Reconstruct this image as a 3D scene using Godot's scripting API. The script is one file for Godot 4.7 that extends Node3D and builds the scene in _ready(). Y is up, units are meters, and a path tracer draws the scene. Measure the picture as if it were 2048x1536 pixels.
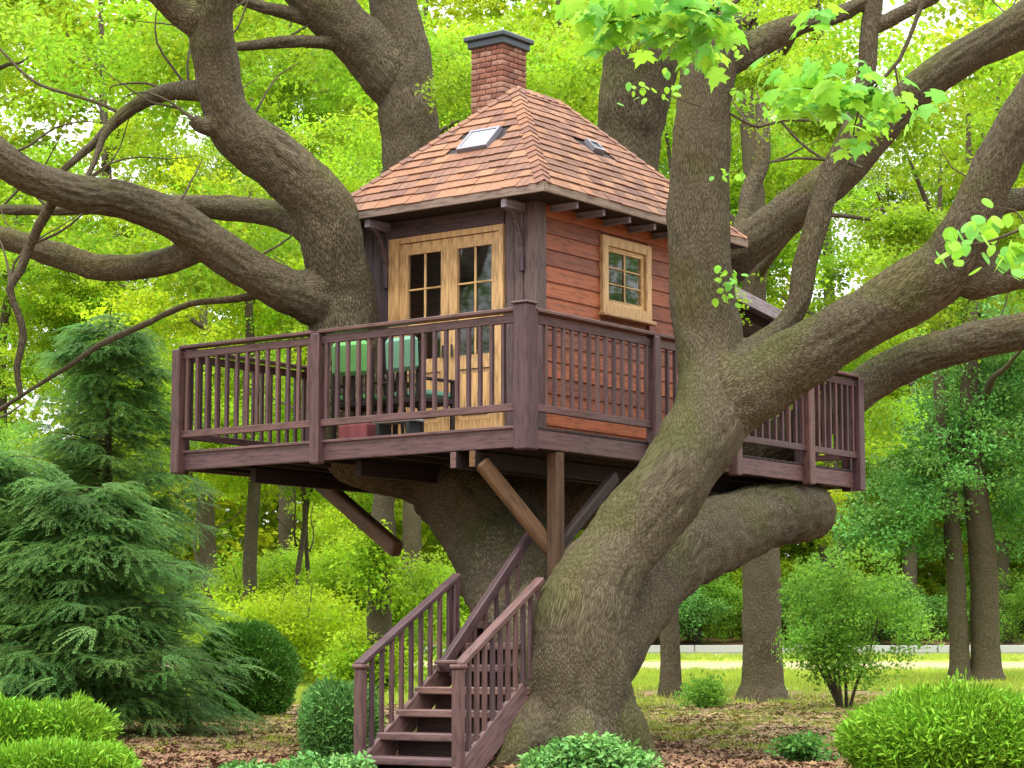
extends Node3D
# An old oak with a timber treehouse, its deck, stair and garden, in a spring wood.
# Metres, y up. The camera stands at x = 0, z = 0 and looks along -z. The treehouse is laid out on its own axes:
# u runs away to the right, v away to the left, from the near corner of the deck.

const CORNER := Vector3(0.13, 0.0, -22.0)
const TURN := 0.927295          # u = (0.6, 0, -0.8), v = (-0.8, 0, -0.6)
const DECK := 3.38

var used := {}
var shapes := {}
var mats := {}
var rng := RandomNumberGenerator.new()
var lumps := FastNoiseLite.new()
var furrow := FastNoiseLite.new()
var patch := FastNoiseLite.new()

func V(x: float, y: float, z: float, w: float) -> Vector4:
	return Vector4(x, y, z, w)

# ---------------------------------------------------------------- naming and tagging
func numbered(called: String) -> String:
	var n: int = used.get(called, 0)
	used[called] = n + 1
	return called if n == 0 else "%s_%03d" % [called, n]

func thing(called: String, label: String, category: String, at: Vector3, turn := 0.0, group := "") -> Node3D:
	var o := Node3D.new()
	o.name = numbered(called)
	add_child(o, true)
	o.position = at
	o.rotation.y = turn
	tag(o, label, category, group)
	return o

func tag(o: Node, label: String, category: String, group := "") -> void:
	o.set_meta("label", label)
	o.set_meta("category", category)
	if group != "":
		o.set_meta("group", group)

func put(parent: Node, called: String, mesh: Mesh, mat: Material, at := Vector3.ZERO, basis := Basis.IDENTITY) -> MeshInstance3D:
	var m := MeshInstance3D.new()
	var n: int = parent.get_meta("n_" + called, 0) if parent != self else 0
	if parent == self:
		m.name = numbered(called)
	else:
		parent.set_meta("n_" + called, n + 1)
		m.name = called if n == 0 else "%s_%03d" % [called, n]
	m.mesh = mesh
	m.material_override = mat
	m.transform = Transform3D(basis, at)
	parent.add_child(m, true)
	return m

func structure(called: String, mesh: Mesh, mat: Material, label: String, category: String) -> MeshInstance3D:
	var m := put(self, called, mesh, mat)
	m.set_meta("kind", "structure")
	tag(m, label, category)
	return m

# ---------------------------------------------------------------- mesh building
class MB:
	var v := PackedVector3Array()
	var c := PackedColorArray()
	var ix := PackedInt32Array()
	var tint := Color.WHITE
	func poly(pts: Array, inside: Vector3) -> void:
		var mid := Vector3.ZERO
		for p in pts:
			mid += p
		mid /= pts.size()
		var nn: Vector3 = (pts[1] - pts[0]).cross(pts[2] - pts[0])
		if pts.size() > 3:
			nn += (pts[2] - pts[0]).cross(pts[3] - pts[0])
		var outward := nn.dot(mid - inside) > 0.0
		var b := v.size()
		for p in pts:
			v.append(p)
			c.append(tint)
		for i in range(1, pts.size() - 1):
			if outward:
				ix.append_array([b, b + i + 1, b + i])
			else:
				ix.append_array([b, b + i, b + i + 1])
	func hexa(k: Array) -> void:      # 8 corners: 0-3 below in a ring, 4-7 above them
		var mid := Vector3.ZERO
		for p in k:
			mid += p
		mid /= 8.0
		poly([k[0], k[1], k[2], k[3]], mid)
		poly([k[4], k[5], k[6], k[7]], mid)
		for i in 4:
			var j := (i + 1) % 4
			poly([k[i], k[j], k[j + 4], k[i + 4]], mid)
	func box(lo: Vector3, hi: Vector3) -> void:
		hexa([Vector3(lo.x, lo.y, lo.z), Vector3(hi.x, lo.y, lo.z), Vector3(hi.x, lo.y, hi.z), Vector3(lo.x, lo.y, hi.z),
			Vector3(lo.x, hi.y, lo.z), Vector3(hi.x, hi.y, lo.z), Vector3(hi.x, hi.y, hi.z), Vector3(lo.x, hi.y, hi.z)])
	func bevel(size: Vector3, e: float, at := Vector3.ZERO) -> void:
		var h := size / 2.0
		for a in 3:
			var b := (a + 1) % 3
			var d := (a + 2) % 3
			for s in [-1.0, 1.0]:
				var q := []
				for k in [[-1.0, -1.0], [1.0, -1.0], [1.0, 1.0], [-1.0, 1.0]]:
					var p := Vector3.ZERO
					p[a] = s * h[a]
					p[b] = k[0] * (h[b] - e)
					p[d] = k[1] * (h[d] - e)
					q.append(at + p)
				poly(q, at)
			for s in [-1.0, 1.0]:
				for t in [-1.0, 1.0]:
					var q := []
					for k in [[-1.0, 0], [1.0, 0], [1.0, 1], [-1.0, 1]]:
						var p := Vector3.ZERO
						p[a] = k[0] * (h[a] - e)
						p[b] = s * (h[b] - (e if k[1] == 0 else 0.0))
						p[d] = t * (h[d] - (0.0 if k[1] == 0 else e))
						q.append(at + p)
					poly(q, at)
		for x in [-1.0, 1.0]:
			for y in [-1.0, 1.0]:
				for z in [-1.0, 1.0]:
					poly([at + Vector3(x * h.x, y * (h.y - e), z * (h.z - e)), at + Vector3(x * (h.x - e), y * h.y, z * (h.z - e)), at + Vector3(x * (h.x - e), y * (h.y - e), z * h.z)], at)
	func turned(basis: Basis, at: Vector3) -> void:      # moves all that is in it
		for i in v.size():
			v[i] = basis * v[i] + at
	func add(o: MB, basis: Basis, at: Vector3) -> void:
		var b := v.size()
		for i in o.v.size():
			v.append(basis * o.v[i] + at)
			c.append(o.c[i])
		for i in o.ix:
			ix.append(b + i)
	func mesh(colored := false) -> ArrayMesh:
		var a := []
		a.resize(Mesh.ARRAY_MAX)
		a[Mesh.ARRAY_VERTEX] = v
		a[Mesh.ARRAY_INDEX] = ix
		if colored:
			a[Mesh.ARRAY_COLOR] = c
		var m := ArrayMesh.new()
		m.add_surface_from_arrays(Mesh.PRIMITIVE_TRIANGLES, a)
		return m

func bevelled(size: Vector3, e: float) -> ArrayMesh:
	var key := "%.3f %.3f %.3f %.3f" % [size.x, size.y, size.z, e]
	if not shapes.has(key):
		var b := MB.new()
		b.bevel(size, e)
		shapes[key] = b.mesh()
	return shapes[key]

# a board from a to b (its length along its own x, so that the grain follows it), h high along up, w wide
func bar(parent: Node, called: String, a: Vector3, b: Vector3, h: float, w: float, mat: Material, up := Vector3.UP, e := 0.006) -> MeshInstance3D:
	var x := (b - a).normalized()
	var z := x.cross(up)
	if z.length() < 0.01:
		z = x.cross(Vector3.RIGHT)
	z = z.normalized()
	var y := z.cross(x)
	return put(parent, called, bevelled(Vector3(snappedf(a.distance_to(b), 0.001), h, w), minf(e, minf(h, w) * 0.3)), mat, (a + b) / 2.0, Basis(x, y, z))

func lathe(b: MB, prof: Array, sides: int, at: Vector3) -> void:     # prof of [radius, height]
	for i in prof.size() - 1:
		for k in sides:
			var a0 := TAU * k / sides
			var a1 := TAU * (k + 1) / sides
			var q := []
			for t in [[i, a0], [i, a1], [i + 1, a1], [i + 1, a0]]:
				q.append(at + Vector3(cos(t[1]) * prof[t[0]][0], prof[t[0]][1], sin(t[1]) * prof[t[0]][0]))
			b.poly(q, at + Vector3(0, (prof[i][1] + prof[i + 1][1]) / 2.0, 0))

# ---------------------------------------------------------------- materials
func lin(r: float, g: float, b: float) -> Color:
	return Color(r, g, b).linear_to_srgb()

func noise_tex(kind: int, freq: float, size: int, stops: Array, normal := 0.0, octaves := 4, sd := 1) -> NoiseTexture2D:
	var n := FastNoiseLite.new()
	n.noise_type = kind
	n.frequency = freq
	n.seed = sd
	n.fractal_octaves = octaves
	if kind == FastNoiseLite.TYPE_CELLULAR:
		n.cellular_return_type = FastNoiseLite.RETURN_DISTANCE2_SUB
		n.cellular_jitter = 0.9
	var t := NoiseTexture2D.new()
	t.width = size
	t.height = size
	t.seamless = true
	t.noise = n
	if normal > 0.0:
		t.as_normal_map = true
		t.bump_strength = normal
	elif stops.size():
		var g := Gradient.new()
		g.offsets = PackedFloat32Array(stops[0])
		g.colors = PackedColorArray(stops[1])
		t.color_ramp = g
	return t

func grey(x: float) -> Color:
	return Color(x, x, x)

func plain(c: Color, rough := 0.7) -> StandardMaterial3D:
	var m := StandardMaterial3D.new()
	m.albedo_color = c
	m.roughness = rough
	m.metallic_specular = 0.4
	return m

var grain_tex: NoiseTexture2D
var grain_bump: NoiseTexture2D
var wear_tex: NoiseTexture2D

func wood(c: Color, rough := 0.6, variants := 4, spread := 0.12, bump := 0.12) -> Array:
	var out := []
	for i in variants:
		var m := plain(c, rough)
		var f := 1.0 + spread * (2.0 * i / maxf(1.0, variants - 1) - 1.0)
		m.albedo_color = Color(c.r * f, c.g * f, c.b * (f * 0.5 + 0.5))
		m.albedo_texture = grain_tex
		m.uv1_triplanar = true
		m.uv1_scale = Vector3(0.9, 7.0, 7.0)
		m.uv1_offset = Vector3(0.37 * i, 0.61 * i, 0.23 * i)
		m.heightmap_enabled = true
		m.heightmap_texture = grain_bump
		m.heightmap_scale = bump
		m.detail_enabled = true
		m.detail_albedo = wear_tex
		m.detail_blend_mode = BaseMaterial3D.BLEND_MODE_MUL
		out.append(m)
	return out

func pick(list: Array) -> Material:
	return list[rng.randi() % list.size()]

func leaf_mat(called: String, c: Color, through: float, rough := 0.55) -> StandardMaterial3D:
	var m := plain(c, rough)
	m.resource_name = called
	m.vertex_color_use_as_albedo = true
	m.cull_mode = BaseMaterial3D.CULL_DISABLED
	m.metallic_specular = 0.3
	if through > 0.0:
		m.backlight_enabled = true
		m.backlight = Color(through, through, through)
	mats[called] = m
	return m

func make_materials() -> void:
	grain_tex = noise_tex(FastNoiseLite.TYPE_SIMPLEX_SMOOTH, 0.012, 256, [[0.0, 0.45, 1.0], [grey(0.87), grey(0.95), grey(1.0)]], 0.0, 5, 3)
	grain_bump = noise_tex(FastNoiseLite.TYPE_SIMPLEX_SMOOTH, 0.02, 256, [], 0.0, 5, 4)
	wear_tex = noise_tex(FastNoiseLite.TYPE_SIMPLEX_SMOOTH, 0.01, 256, [[0.0, 0.4, 1.0], [Color(0.66, 0.64, 0.62), Color(0.90, 0.90, 0.89), Color(1, 1, 1)]], 0.0, 4, 9)
	mats.rail = wood(lin(0.104, 0.054, 0.054), 0.5)
	mats.fascia = wood(lin(0.112, 0.060, 0.062), 0.5)
	mats.trim = wood(lin(0.095, 0.060, 0.064), 0.55)
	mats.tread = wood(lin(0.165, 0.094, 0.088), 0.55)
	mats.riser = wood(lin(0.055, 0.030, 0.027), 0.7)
	mats.siding = wood(lin(0.32, 0.088, 0.035), 0.55, 5, 0.14)
	mats.door = wood(lin(0.60, 0.365, 0.165), 0.45, 3, 0.05)
	mats.door_tall = mats.door[1].duplicate()
	mats.door_tall.uv1_scale = Vector3(7.0, 0.9, 7.0)
	mats.brace = wood(lin(0.115, 0.058, 0.024), 0.7)
	mats.dark = wood(lin(0.026, 0.015, 0.013), 0.75)  # on the deck underside this holds painted shade; elsewhere plain dark wood
	mats.eave = wood(lin(0.26, 0.19, 0.15), 0.65)
	mats.grey = wood(lin(0.26, 0.22, 0.25), 0.6)
	mats.shingle = []
	for k in [[0.258, 0.124, 0.073], [0.235, 0.110, 0.062], [0.275, 0.136, 0.080], [0.245, 0.121, 0.075], [0.212, 0.096, 0.058], [0.252, 0.114, 0.065]]:
		mats.shingle.append_array(wood(lin(k[0], k[1], k[2]), 0.8, 2, 0.08, 0.2))
	mats.brick = []
	for k in [[0.25, 0.100, 0.066], [0.22, 0.084, 0.056], [0.28, 0.125, 0.085], [0.19, 0.075, 0.055], [0.31, 0.165, 0.12]]:
		var m := plain(lin(k[0], k[1], k[2]), 0.85)
		m.albedo_texture = wear_tex
		m.uv1_triplanar = true
		m.uv1_scale = Vector3(5, 5, 5)
		mats.brick.append(m)
	mats.mortar = plain(lin(0.27, 0.20, 0.165), 0.95)
	mats.slate = plain(lin(0.035, 0.045, 0.055), 0.5)
	mats.lead = plain(lin(0.16, 0.15, 0.18), 0.5)
	mats.sky_reflection_pane = plain(lin(0.62, 0.70, 0.72), 0.08)  # pale colour stands in for the sky reflected in the skylight
	var gl := StandardMaterial3D.new()
	gl.albedo_color = Color(0.10, 0.13, 0.12, 0.10)
	gl.transparency = BaseMaterial3D.TRANSPARENCY_ALPHA
	gl.roughness = 0.03
	gl.metallic_specular = 0.5
	mats.glass = gl
	mats.iron = plain(lin(0.02, 0.02, 0.022), 0.4)
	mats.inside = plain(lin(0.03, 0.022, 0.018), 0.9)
	var bark := plain(Color(1, 1, 1), 0.9)
	bark.albedo_texture = noise_tex(FastNoiseLite.TYPE_CELLULAR, 0.03, 512, [[0.0, 0.2, 0.5, 1.0], [lin(0.021, 0.016, 0.010), lin(0.051, 0.041, 0.0255), lin(0.093, 0.079, 0.050), lin(0.148, 0.130, 0.088)]], 0.0, 4, 12)
	bark.normal_enabled = true
	bark.normal_texture = noise_tex(FastNoiseLite.TYPE_CELLULAR, 0.03, 512, [], 8.0, 4, 12)
	bark.normal_scale = 1.0
	bark.vertex_color_use_as_albedo = true
	bark.metallic_specular = 0.2
	mats.bark = bark
	var soil := plain(Color(1, 1, 1), 0.95)
	soil.albedo_texture = noise_tex(FastNoiseLite.TYPE_SIMPLEX_SMOOTH, 0.03, 512, [[0.0, 0.4, 0.6, 1.0], [lin(0.12, 0.065, 0.036), lin(0.20, 0.115, 0.066), lin(0.27, 0.165, 0.095), lin(0.36, 0.25, 0.145)]], 0.0, 6, 21)
	soil.normal_enabled = true
	soil.normal_texture = noise_tex(FastNoiseLite.TYPE_SIMPLEX_SMOOTH, 0.06, 512, [], 6.0, 5, 22)
	soil.uv1_triplanar = true
	soil.uv1_world_triplanar = true
	soil.uv1_scale = Vector3(0.7, 0.7, 0.7)
	mats.soil = soil
	var lawn := plain(Color(1, 1, 1), 0.9)
	lawn.albedo_texture = noise_tex(FastNoiseLite.TYPE_SIMPLEX_SMOOTH, 0.02, 256, [[0.0, 0.5, 1.0], [lin(0.20, 0.26, 0.03), lin(0.34, 0.40, 0.05), lin(0.46, 0.46, 0.10)]], 0.0, 5, 31)
	lawn.uv1_triplanar = true
	lawn.uv1_world_triplanar = true
	lawn.uv1_scale = Vector3(0.2, 0.2, 0.2)
	mats.lawn = lawn
	var sand := plain(Color(1, 1, 1), 0.95)
	sand.albedo_texture = noise_tex(FastNoiseLite.TYPE_SIMPLEX_SMOOTH, 0.02, 256, [[0.0, 1.0], [lin(0.22, 0.19, 0.095), lin(0.30, 0.26, 0.145)]], 0.0, 5, 33)
	sand.uv1_triplanar = true
	sand.uv1_world_triplanar = true
	sand.uv1_scale = Vector3(0.25, 0.25, 0.25)
	mats.sand = sand
	mats.road = plain(lin(0.20, 0.20, 0.20), 0.9)
	mats.wall = plain(lin(0.27, 0.27, 0.28), 0.8)
	mats.wall_foot = plain(lin(0.30, 0.28, 0.28), 0.9)
	leaf_mat("spring", lin(0.265, 0.43, 0.020), 1.0)
	leaf_mat("yellow", lin(0.325, 0.465, 0.016), 1.0)
	leaf_mat("mid", lin(0.18, 0.37, 0.04), 1.0)
	leaf_mat("deep", lin(0.11, 0.27, 0.05), 0.8)
	leaf_mat("hemlock", lin(0.130, 0.275, 0.070), 0.9)
	leaf_mat("yew", lin(0.17, 0.36, 0.020), 0.6)
	leaf_mat("dark_yew", lin(0.085, 0.23, 0.025), 0.5)
	leaf_mat("ivy", lin(0.13, 0.30, 0.070), 0.6)
	leaf_mat("maple", lin(0.20, 0.46, 0.045), 1.0, 0.6)
	leaf_mat("straw", lin(0.25, 0.145, 0.088), 0.0, 0.9)
	leaf_mat("blade", lin(0.30, 0.38, 0.05), 0.8)

# ---------------------------------------------------------------- ground
const MOUND := Vector2(0.6, 21.8)
func ground_y(x: float, z: float) -> float:
	var d := -z
	var y := 0.023 * (d - 21.5)
	if d > 84.0:
		y += 0.06 * minf(d - 84.0, 60.0)
	var q := Vector2(x, d).distance_to(MOUND)
	y += 0.25 * exp(-q * q / 1.7)
	if d > 12.0 and d < 44.0 and absf(x) < 18.0:
		y += 0.035 * patch.get_noise_2d(x * 30.0, d * 30.0) * clampf((44.0 - d) / 6.0, 0.0, 1.0)
	return y

func axis(dense_from: float, dense_to: float, step: float, lo: float, hi: float) -> PackedFloat32Array:
	var a := []
	var x := dense_from
	var s := step
	while x > lo:
		s *= 1.35
		x -= s
		a.push_front(maxf(x, lo))
	x = dense_from
	while x < dense_to:
		a.append(x)
		x += step
	s = step
	while x < hi:
		a.append(x)
		s *= 1.35
		x += s
	a.append(hi)
	return PackedFloat32Array(a)

func sheet(xs: PackedFloat32Array, ds: PackedFloat32Array, lift: float) -> ArrayMesh:
	var st := SurfaceTool.new()
	st.begin(Mesh.PRIMITIVE_TRIANGLES)
	st.set_smooth_group(0)
	for d in ds:
		for x in xs:
			st.add_vertex(Vector3(x, ground_y(x, -d) + lift, -d))
	var w := xs.size()
	for i in ds.size() - 1:
		for k in w - 1:
			var a := i * w + k
			for n in [a, a + w, a + 1, a + 1, a + w, a + w + 1]:
				st.add_index(n)
	st.generate_normals()
	return st.commit()

# a strip of ground cover between two wavy borders given as depth over x
func strip(x0: float, x1: float, near: Callable, far: Callable, lift: float) -> ArrayMesh:
	var st := SurfaceTool.new()
	st.begin(Mesh.PRIMITIVE_TRIANGLES)
	st.set_smooth_group(0)
	var n := int((x1 - x0) / 0.5)
	var rows := 24
	for i in rows + 1:
		for k in n + 1:
			var x := lerpf(x0, x1, float(k) / n)
			var d0: float = near.call(x)
			var d1: float = far.call(x)
			var d := lerpf(d0, d1, float(i) / rows)
			st.add_vertex(Vector3(x, ground_y(x, -d) + lift, -d))
	for i in rows:
		for k in n:
			var a := i * (n + 1) + k
			for q in [a, a + n + 1, a + 1, a + 1, a + n + 1, a + n + 2]:
				st.add_index(q)
	st.generate_normals()
	return st.commit()

func wob(x: float, s: float) -> float:
	return patch.get_noise_2d(x * 12.0, s * 100.0)

func build_ground() -> void:
	structure("ground", sheet(axis(-16.0, 16.0, 0.25, -420.0, 420.0), axis(14.0, 46.0, 0.25, -40.0, 620.0), 0.0), mats.soil, "brown mulch and leaf litter ground under the old tree", "ground")
	structure("lawn", strip(-26.0, 26.0, func(x: float) -> float: return (38.0 if x < -1.0 else lerpf(38.0, 44.5, clampf((x + 1.0) / 4.0, 0, 1))) + 1.6 * wob(x, 1.0), func(x: float) -> float: return 58.0 + wob(x, 2.0), 0.014), mats.lawn, "sunny yellow green lawn in front of the sandy path", "lawn")
	structure("path", strip(-26.0, 26.0, func(x: float) -> float: return 57.0 + wob(x, 2.0), func(x: float) -> float: return 66.5 + wob(x, 3.0), 0.022), mats.sand, "pale sandy path crossing behind the trees", "path")
	structure("far_lawn", strip(-26.0, 26.0, func(x: float) -> float: return 66.0 + wob(x, 3.0), func(x: float) -> float: return 75.2, 0.03), mats.lawn, "strip of lawn between the sandy path and the white wall", "lawn")
	structure("road", strip(-40.0, 40.0, func(x: float) -> float: return 75.6, func(x: float) -> float: return 82.0, 0.012), mats.road, "grey road behind the low white wall", "road")
	# the low white wall along the road
	var w := thing("low_wall", "low white wall running along the far road", "wall", Vector3(0, ground_y(0, -75.3), -75.3))
	var b := MB.new()
	b.box(Vector3(-34, -0.15, -0.12), Vector3(34, 0.10, 0.12))
	put(w, "wall_foot", b.mesh(), mats.wall_foot)
	var x := -34.0
	while x < 34.0:
		put(w, "wall_block", bevelled(Vector3(3.96, 0.24, 0.28), 0.015), mats.wall, Vector3(x + 2.0, 0.22, 0))
		x += 4.0

func scatter(parent: Node, called: String, mesh: Mesh, mat: Material, places: Array, tints: PackedColorArray, stuff := true) -> MultiMeshInstance3D:
	var mm := MultiMesh.new()
	mm.transform_format = MultiMesh.TRANSFORM_3D
	mm.use_colors = true
	mm.mesh = mesh
	mm.instance_count = places.size()
	for i in places.size():
		mm.set_instance_transform(i, places[i])
		mm.set_instance_color(i, tints[i])
	var o := MultiMeshInstance3D.new()
	var n: int = parent.get_meta("n_" + called, 0) if parent != self else 0
	if parent == self:
		o.name = numbered(called)
	else:
		parent.set_meta("n_" + called, n + 1)
		o.name = called if n == 0 else "%s_%03d" % [called, n]
	o.multimesh = mm
	o.material_override = mat
	parent.add_child(o, true)
	if stuff:
		o.set_meta("kind", "stuff")
	return o

func shade(lo: float, hi: float, warm := 0.0) -> Color:
	var f := rng.randf_range(lo, hi)
	var w := rng.randf_range(-warm, warm)
	return Color(f * (1.0 + w), f, f * (1.0 - w))

func build_litter() -> void:
	var b := MB.new()
	for i in 22:
		var p := Vector3(rng.randf_range(-0.16, 0.16), rng.randf_range(0.004, 0.022), rng.randf_range(-0.16, 0.16))
		var l := rng.randf_range(0.012, 0.034)
		var w := rng.randf_range(0.008, 0.022)
		var bs := Basis.from_euler(Vector3(rng.randf_range(-0.5, 0.5), rng.randf() * TAU, rng.randf_range(-0.5, 0.5)))
		var f := rng.randf_range(0.6, 1.2)
		b.tint = Color(f, f * rng.randf_range(0.85, 1.25), f * rng.randf_range(0.8, 1.2))
		b.poly([p + bs * Vector3(-l, 0, -w), p + bs * Vector3(l, 0.006, -w), p + bs * Vector3(l, 0, w), p + bs * Vector3(-l, 0.006, w)], p - Vector3.UP)
	var pl := []
	var tn := PackedColorArray()
	for i in 9000:
		var d := 19.5 + 22.0 * pow(rng.randf(), 1.6)
		var x := rng.randf_range(-0.25, 0.25) * d
		var t := patch.get_noise_2d(x * 25.0, d * 25.0)
		pl.append(Transform3D(Basis(Vector3.UP, rng.randf() * TAU).scaled(Vector3.ONE * rng.randf_range(0.7, 1.4)), Vector3(x, ground_y(x, -d), -d)))
		var f := rng.randf_range(0.7, 1.25) * (1.0 + 0.3 * t)
		tn.append(Color(f, f * (1.0 if d < 27.0 else 1.25), f))
	var o := scatter(self, "mulch_litter", b.mesh(true), mats.straw, pl, tn)
	tag(o, "reddish brown bark mulch and dry leaf litter on the ground", "mulch")
	# grass
	var g := MB.new()
	for i in 22:
		var p := Vector3(rng.randf_range(-0.14, 0.14), 0, rng.randf_range(-0.14, 0.14))
		var h := rng.randf_range(0.04, 0.11)
		var a := rng.randf() * TAU
		var s := Vector3(cos(a), 0, sin(a)) * 0.007
		var t2 := Vector3(rng.randf_range(-0.04, 0.04), h, rng.randf_range(-0.04, 0.04))
		var f := rng.randf_range(0.7, 1.3)
		g.tint = Color(f, f, f)
		g.poly([p - s, p + s, p + t2], p - Vector3(0, 0, 1))
	pl = []
	tn = PackedColorArray()
	for i in 14000:
		var d := rng.randf_range(36.5, 57.0) if i % 4 else rng.randf_range(66.5, 75.0)
		var x := rng.randf_range(-0.27, 0.27) * d
		var edge := (38.0 if x < -1.0 else lerpf(38.0, 44.5, clampf((x + 1.0) / 4.0, 0, 1)))
		if d < edge - 1.5 + rng.randf() * 3.0:
			if rng.randf() < 0.8:
				continue
		pl.append(Transform3D(Basis(Vector3.UP, rng.randf() * TAU).scaled(Vector3.ONE * rng.randf_range(0.8, 1.6)), Vector3(x, ground_y(x, -d) + 0.01, -d)))
		tn.append(shade(0.7, 1.3, 0.12))
	for i in 3200:
		var d := rng.randf_range(25.0, 41.0)
		var x := rng.randf_range(0.02, 0.25) * d if i % 3 else rng.randf_range(-0.25, 0.0) * d
		if patch.get_noise_2d(x * 20.0 + 500.0, d * 12.0) < 0.02 - (d - 30.0) * 0.02:
			continue
		pl.append(Transform3D(Basis(Vector3.UP, rng.randf() * TAU).scaled(Vector3.ONE * rng.randf_range(0.5, 1.0)), Vector3(x, ground_y(x, -d), -d)))
		tn.append(shade(0.5, 0.95, 0.2))
	o = scatter(self, "grass", g.mesh(true), mats.blade, pl, tn)
	tag(o, "short yellow green grass blades on the lawns", "grass")

# ---------------------------------------------------------------- limbs
var oak_node: Node3D
var bones := []       # [a, b, ra, rb] of what is already built of the oak

func resample(pts: Array, per: float) -> Array:
	var out := []
	for i in pts.size() - 1:
		var p0: Vector4 = pts[maxi(i - 1, 0)]
		var p1: Vector4 = pts[i]
		var p2: Vector4 = pts[i + 1]
		var p3: Vector4 = pts[mini(i + 2, pts.size() - 1)]
		var l := Vector3(p1.x, p1.y, p1.z).distance_to(Vector3(p2.x, p2.y, p2.z))
		var n := maxi(2, int(l / per))
		for k in n:
			var t := float(k) / n
			out.append(0.5 * (2.0 * p1 + (p2 - p0) * t + (2.0 * p0 - 5.0 * p1 + 4.0 * p2 - p3) * t * t + (3.0 * p1 - p0 - 3.0 * p2 + p3) * t * t * t))
	out.append(pts[-1])
	return out

func capsule(p: Vector3, s: Array) -> float:
	var a: Vector3 = s[0]
	var ab: Vector3 = s[1] - a
	var t := clampf((p - a).dot(ab) / ab.length_squared(), 0.0, 1.0)
	return p.distance_to(a + ab * t) - lerpf(s[2], s[3], t)

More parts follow.
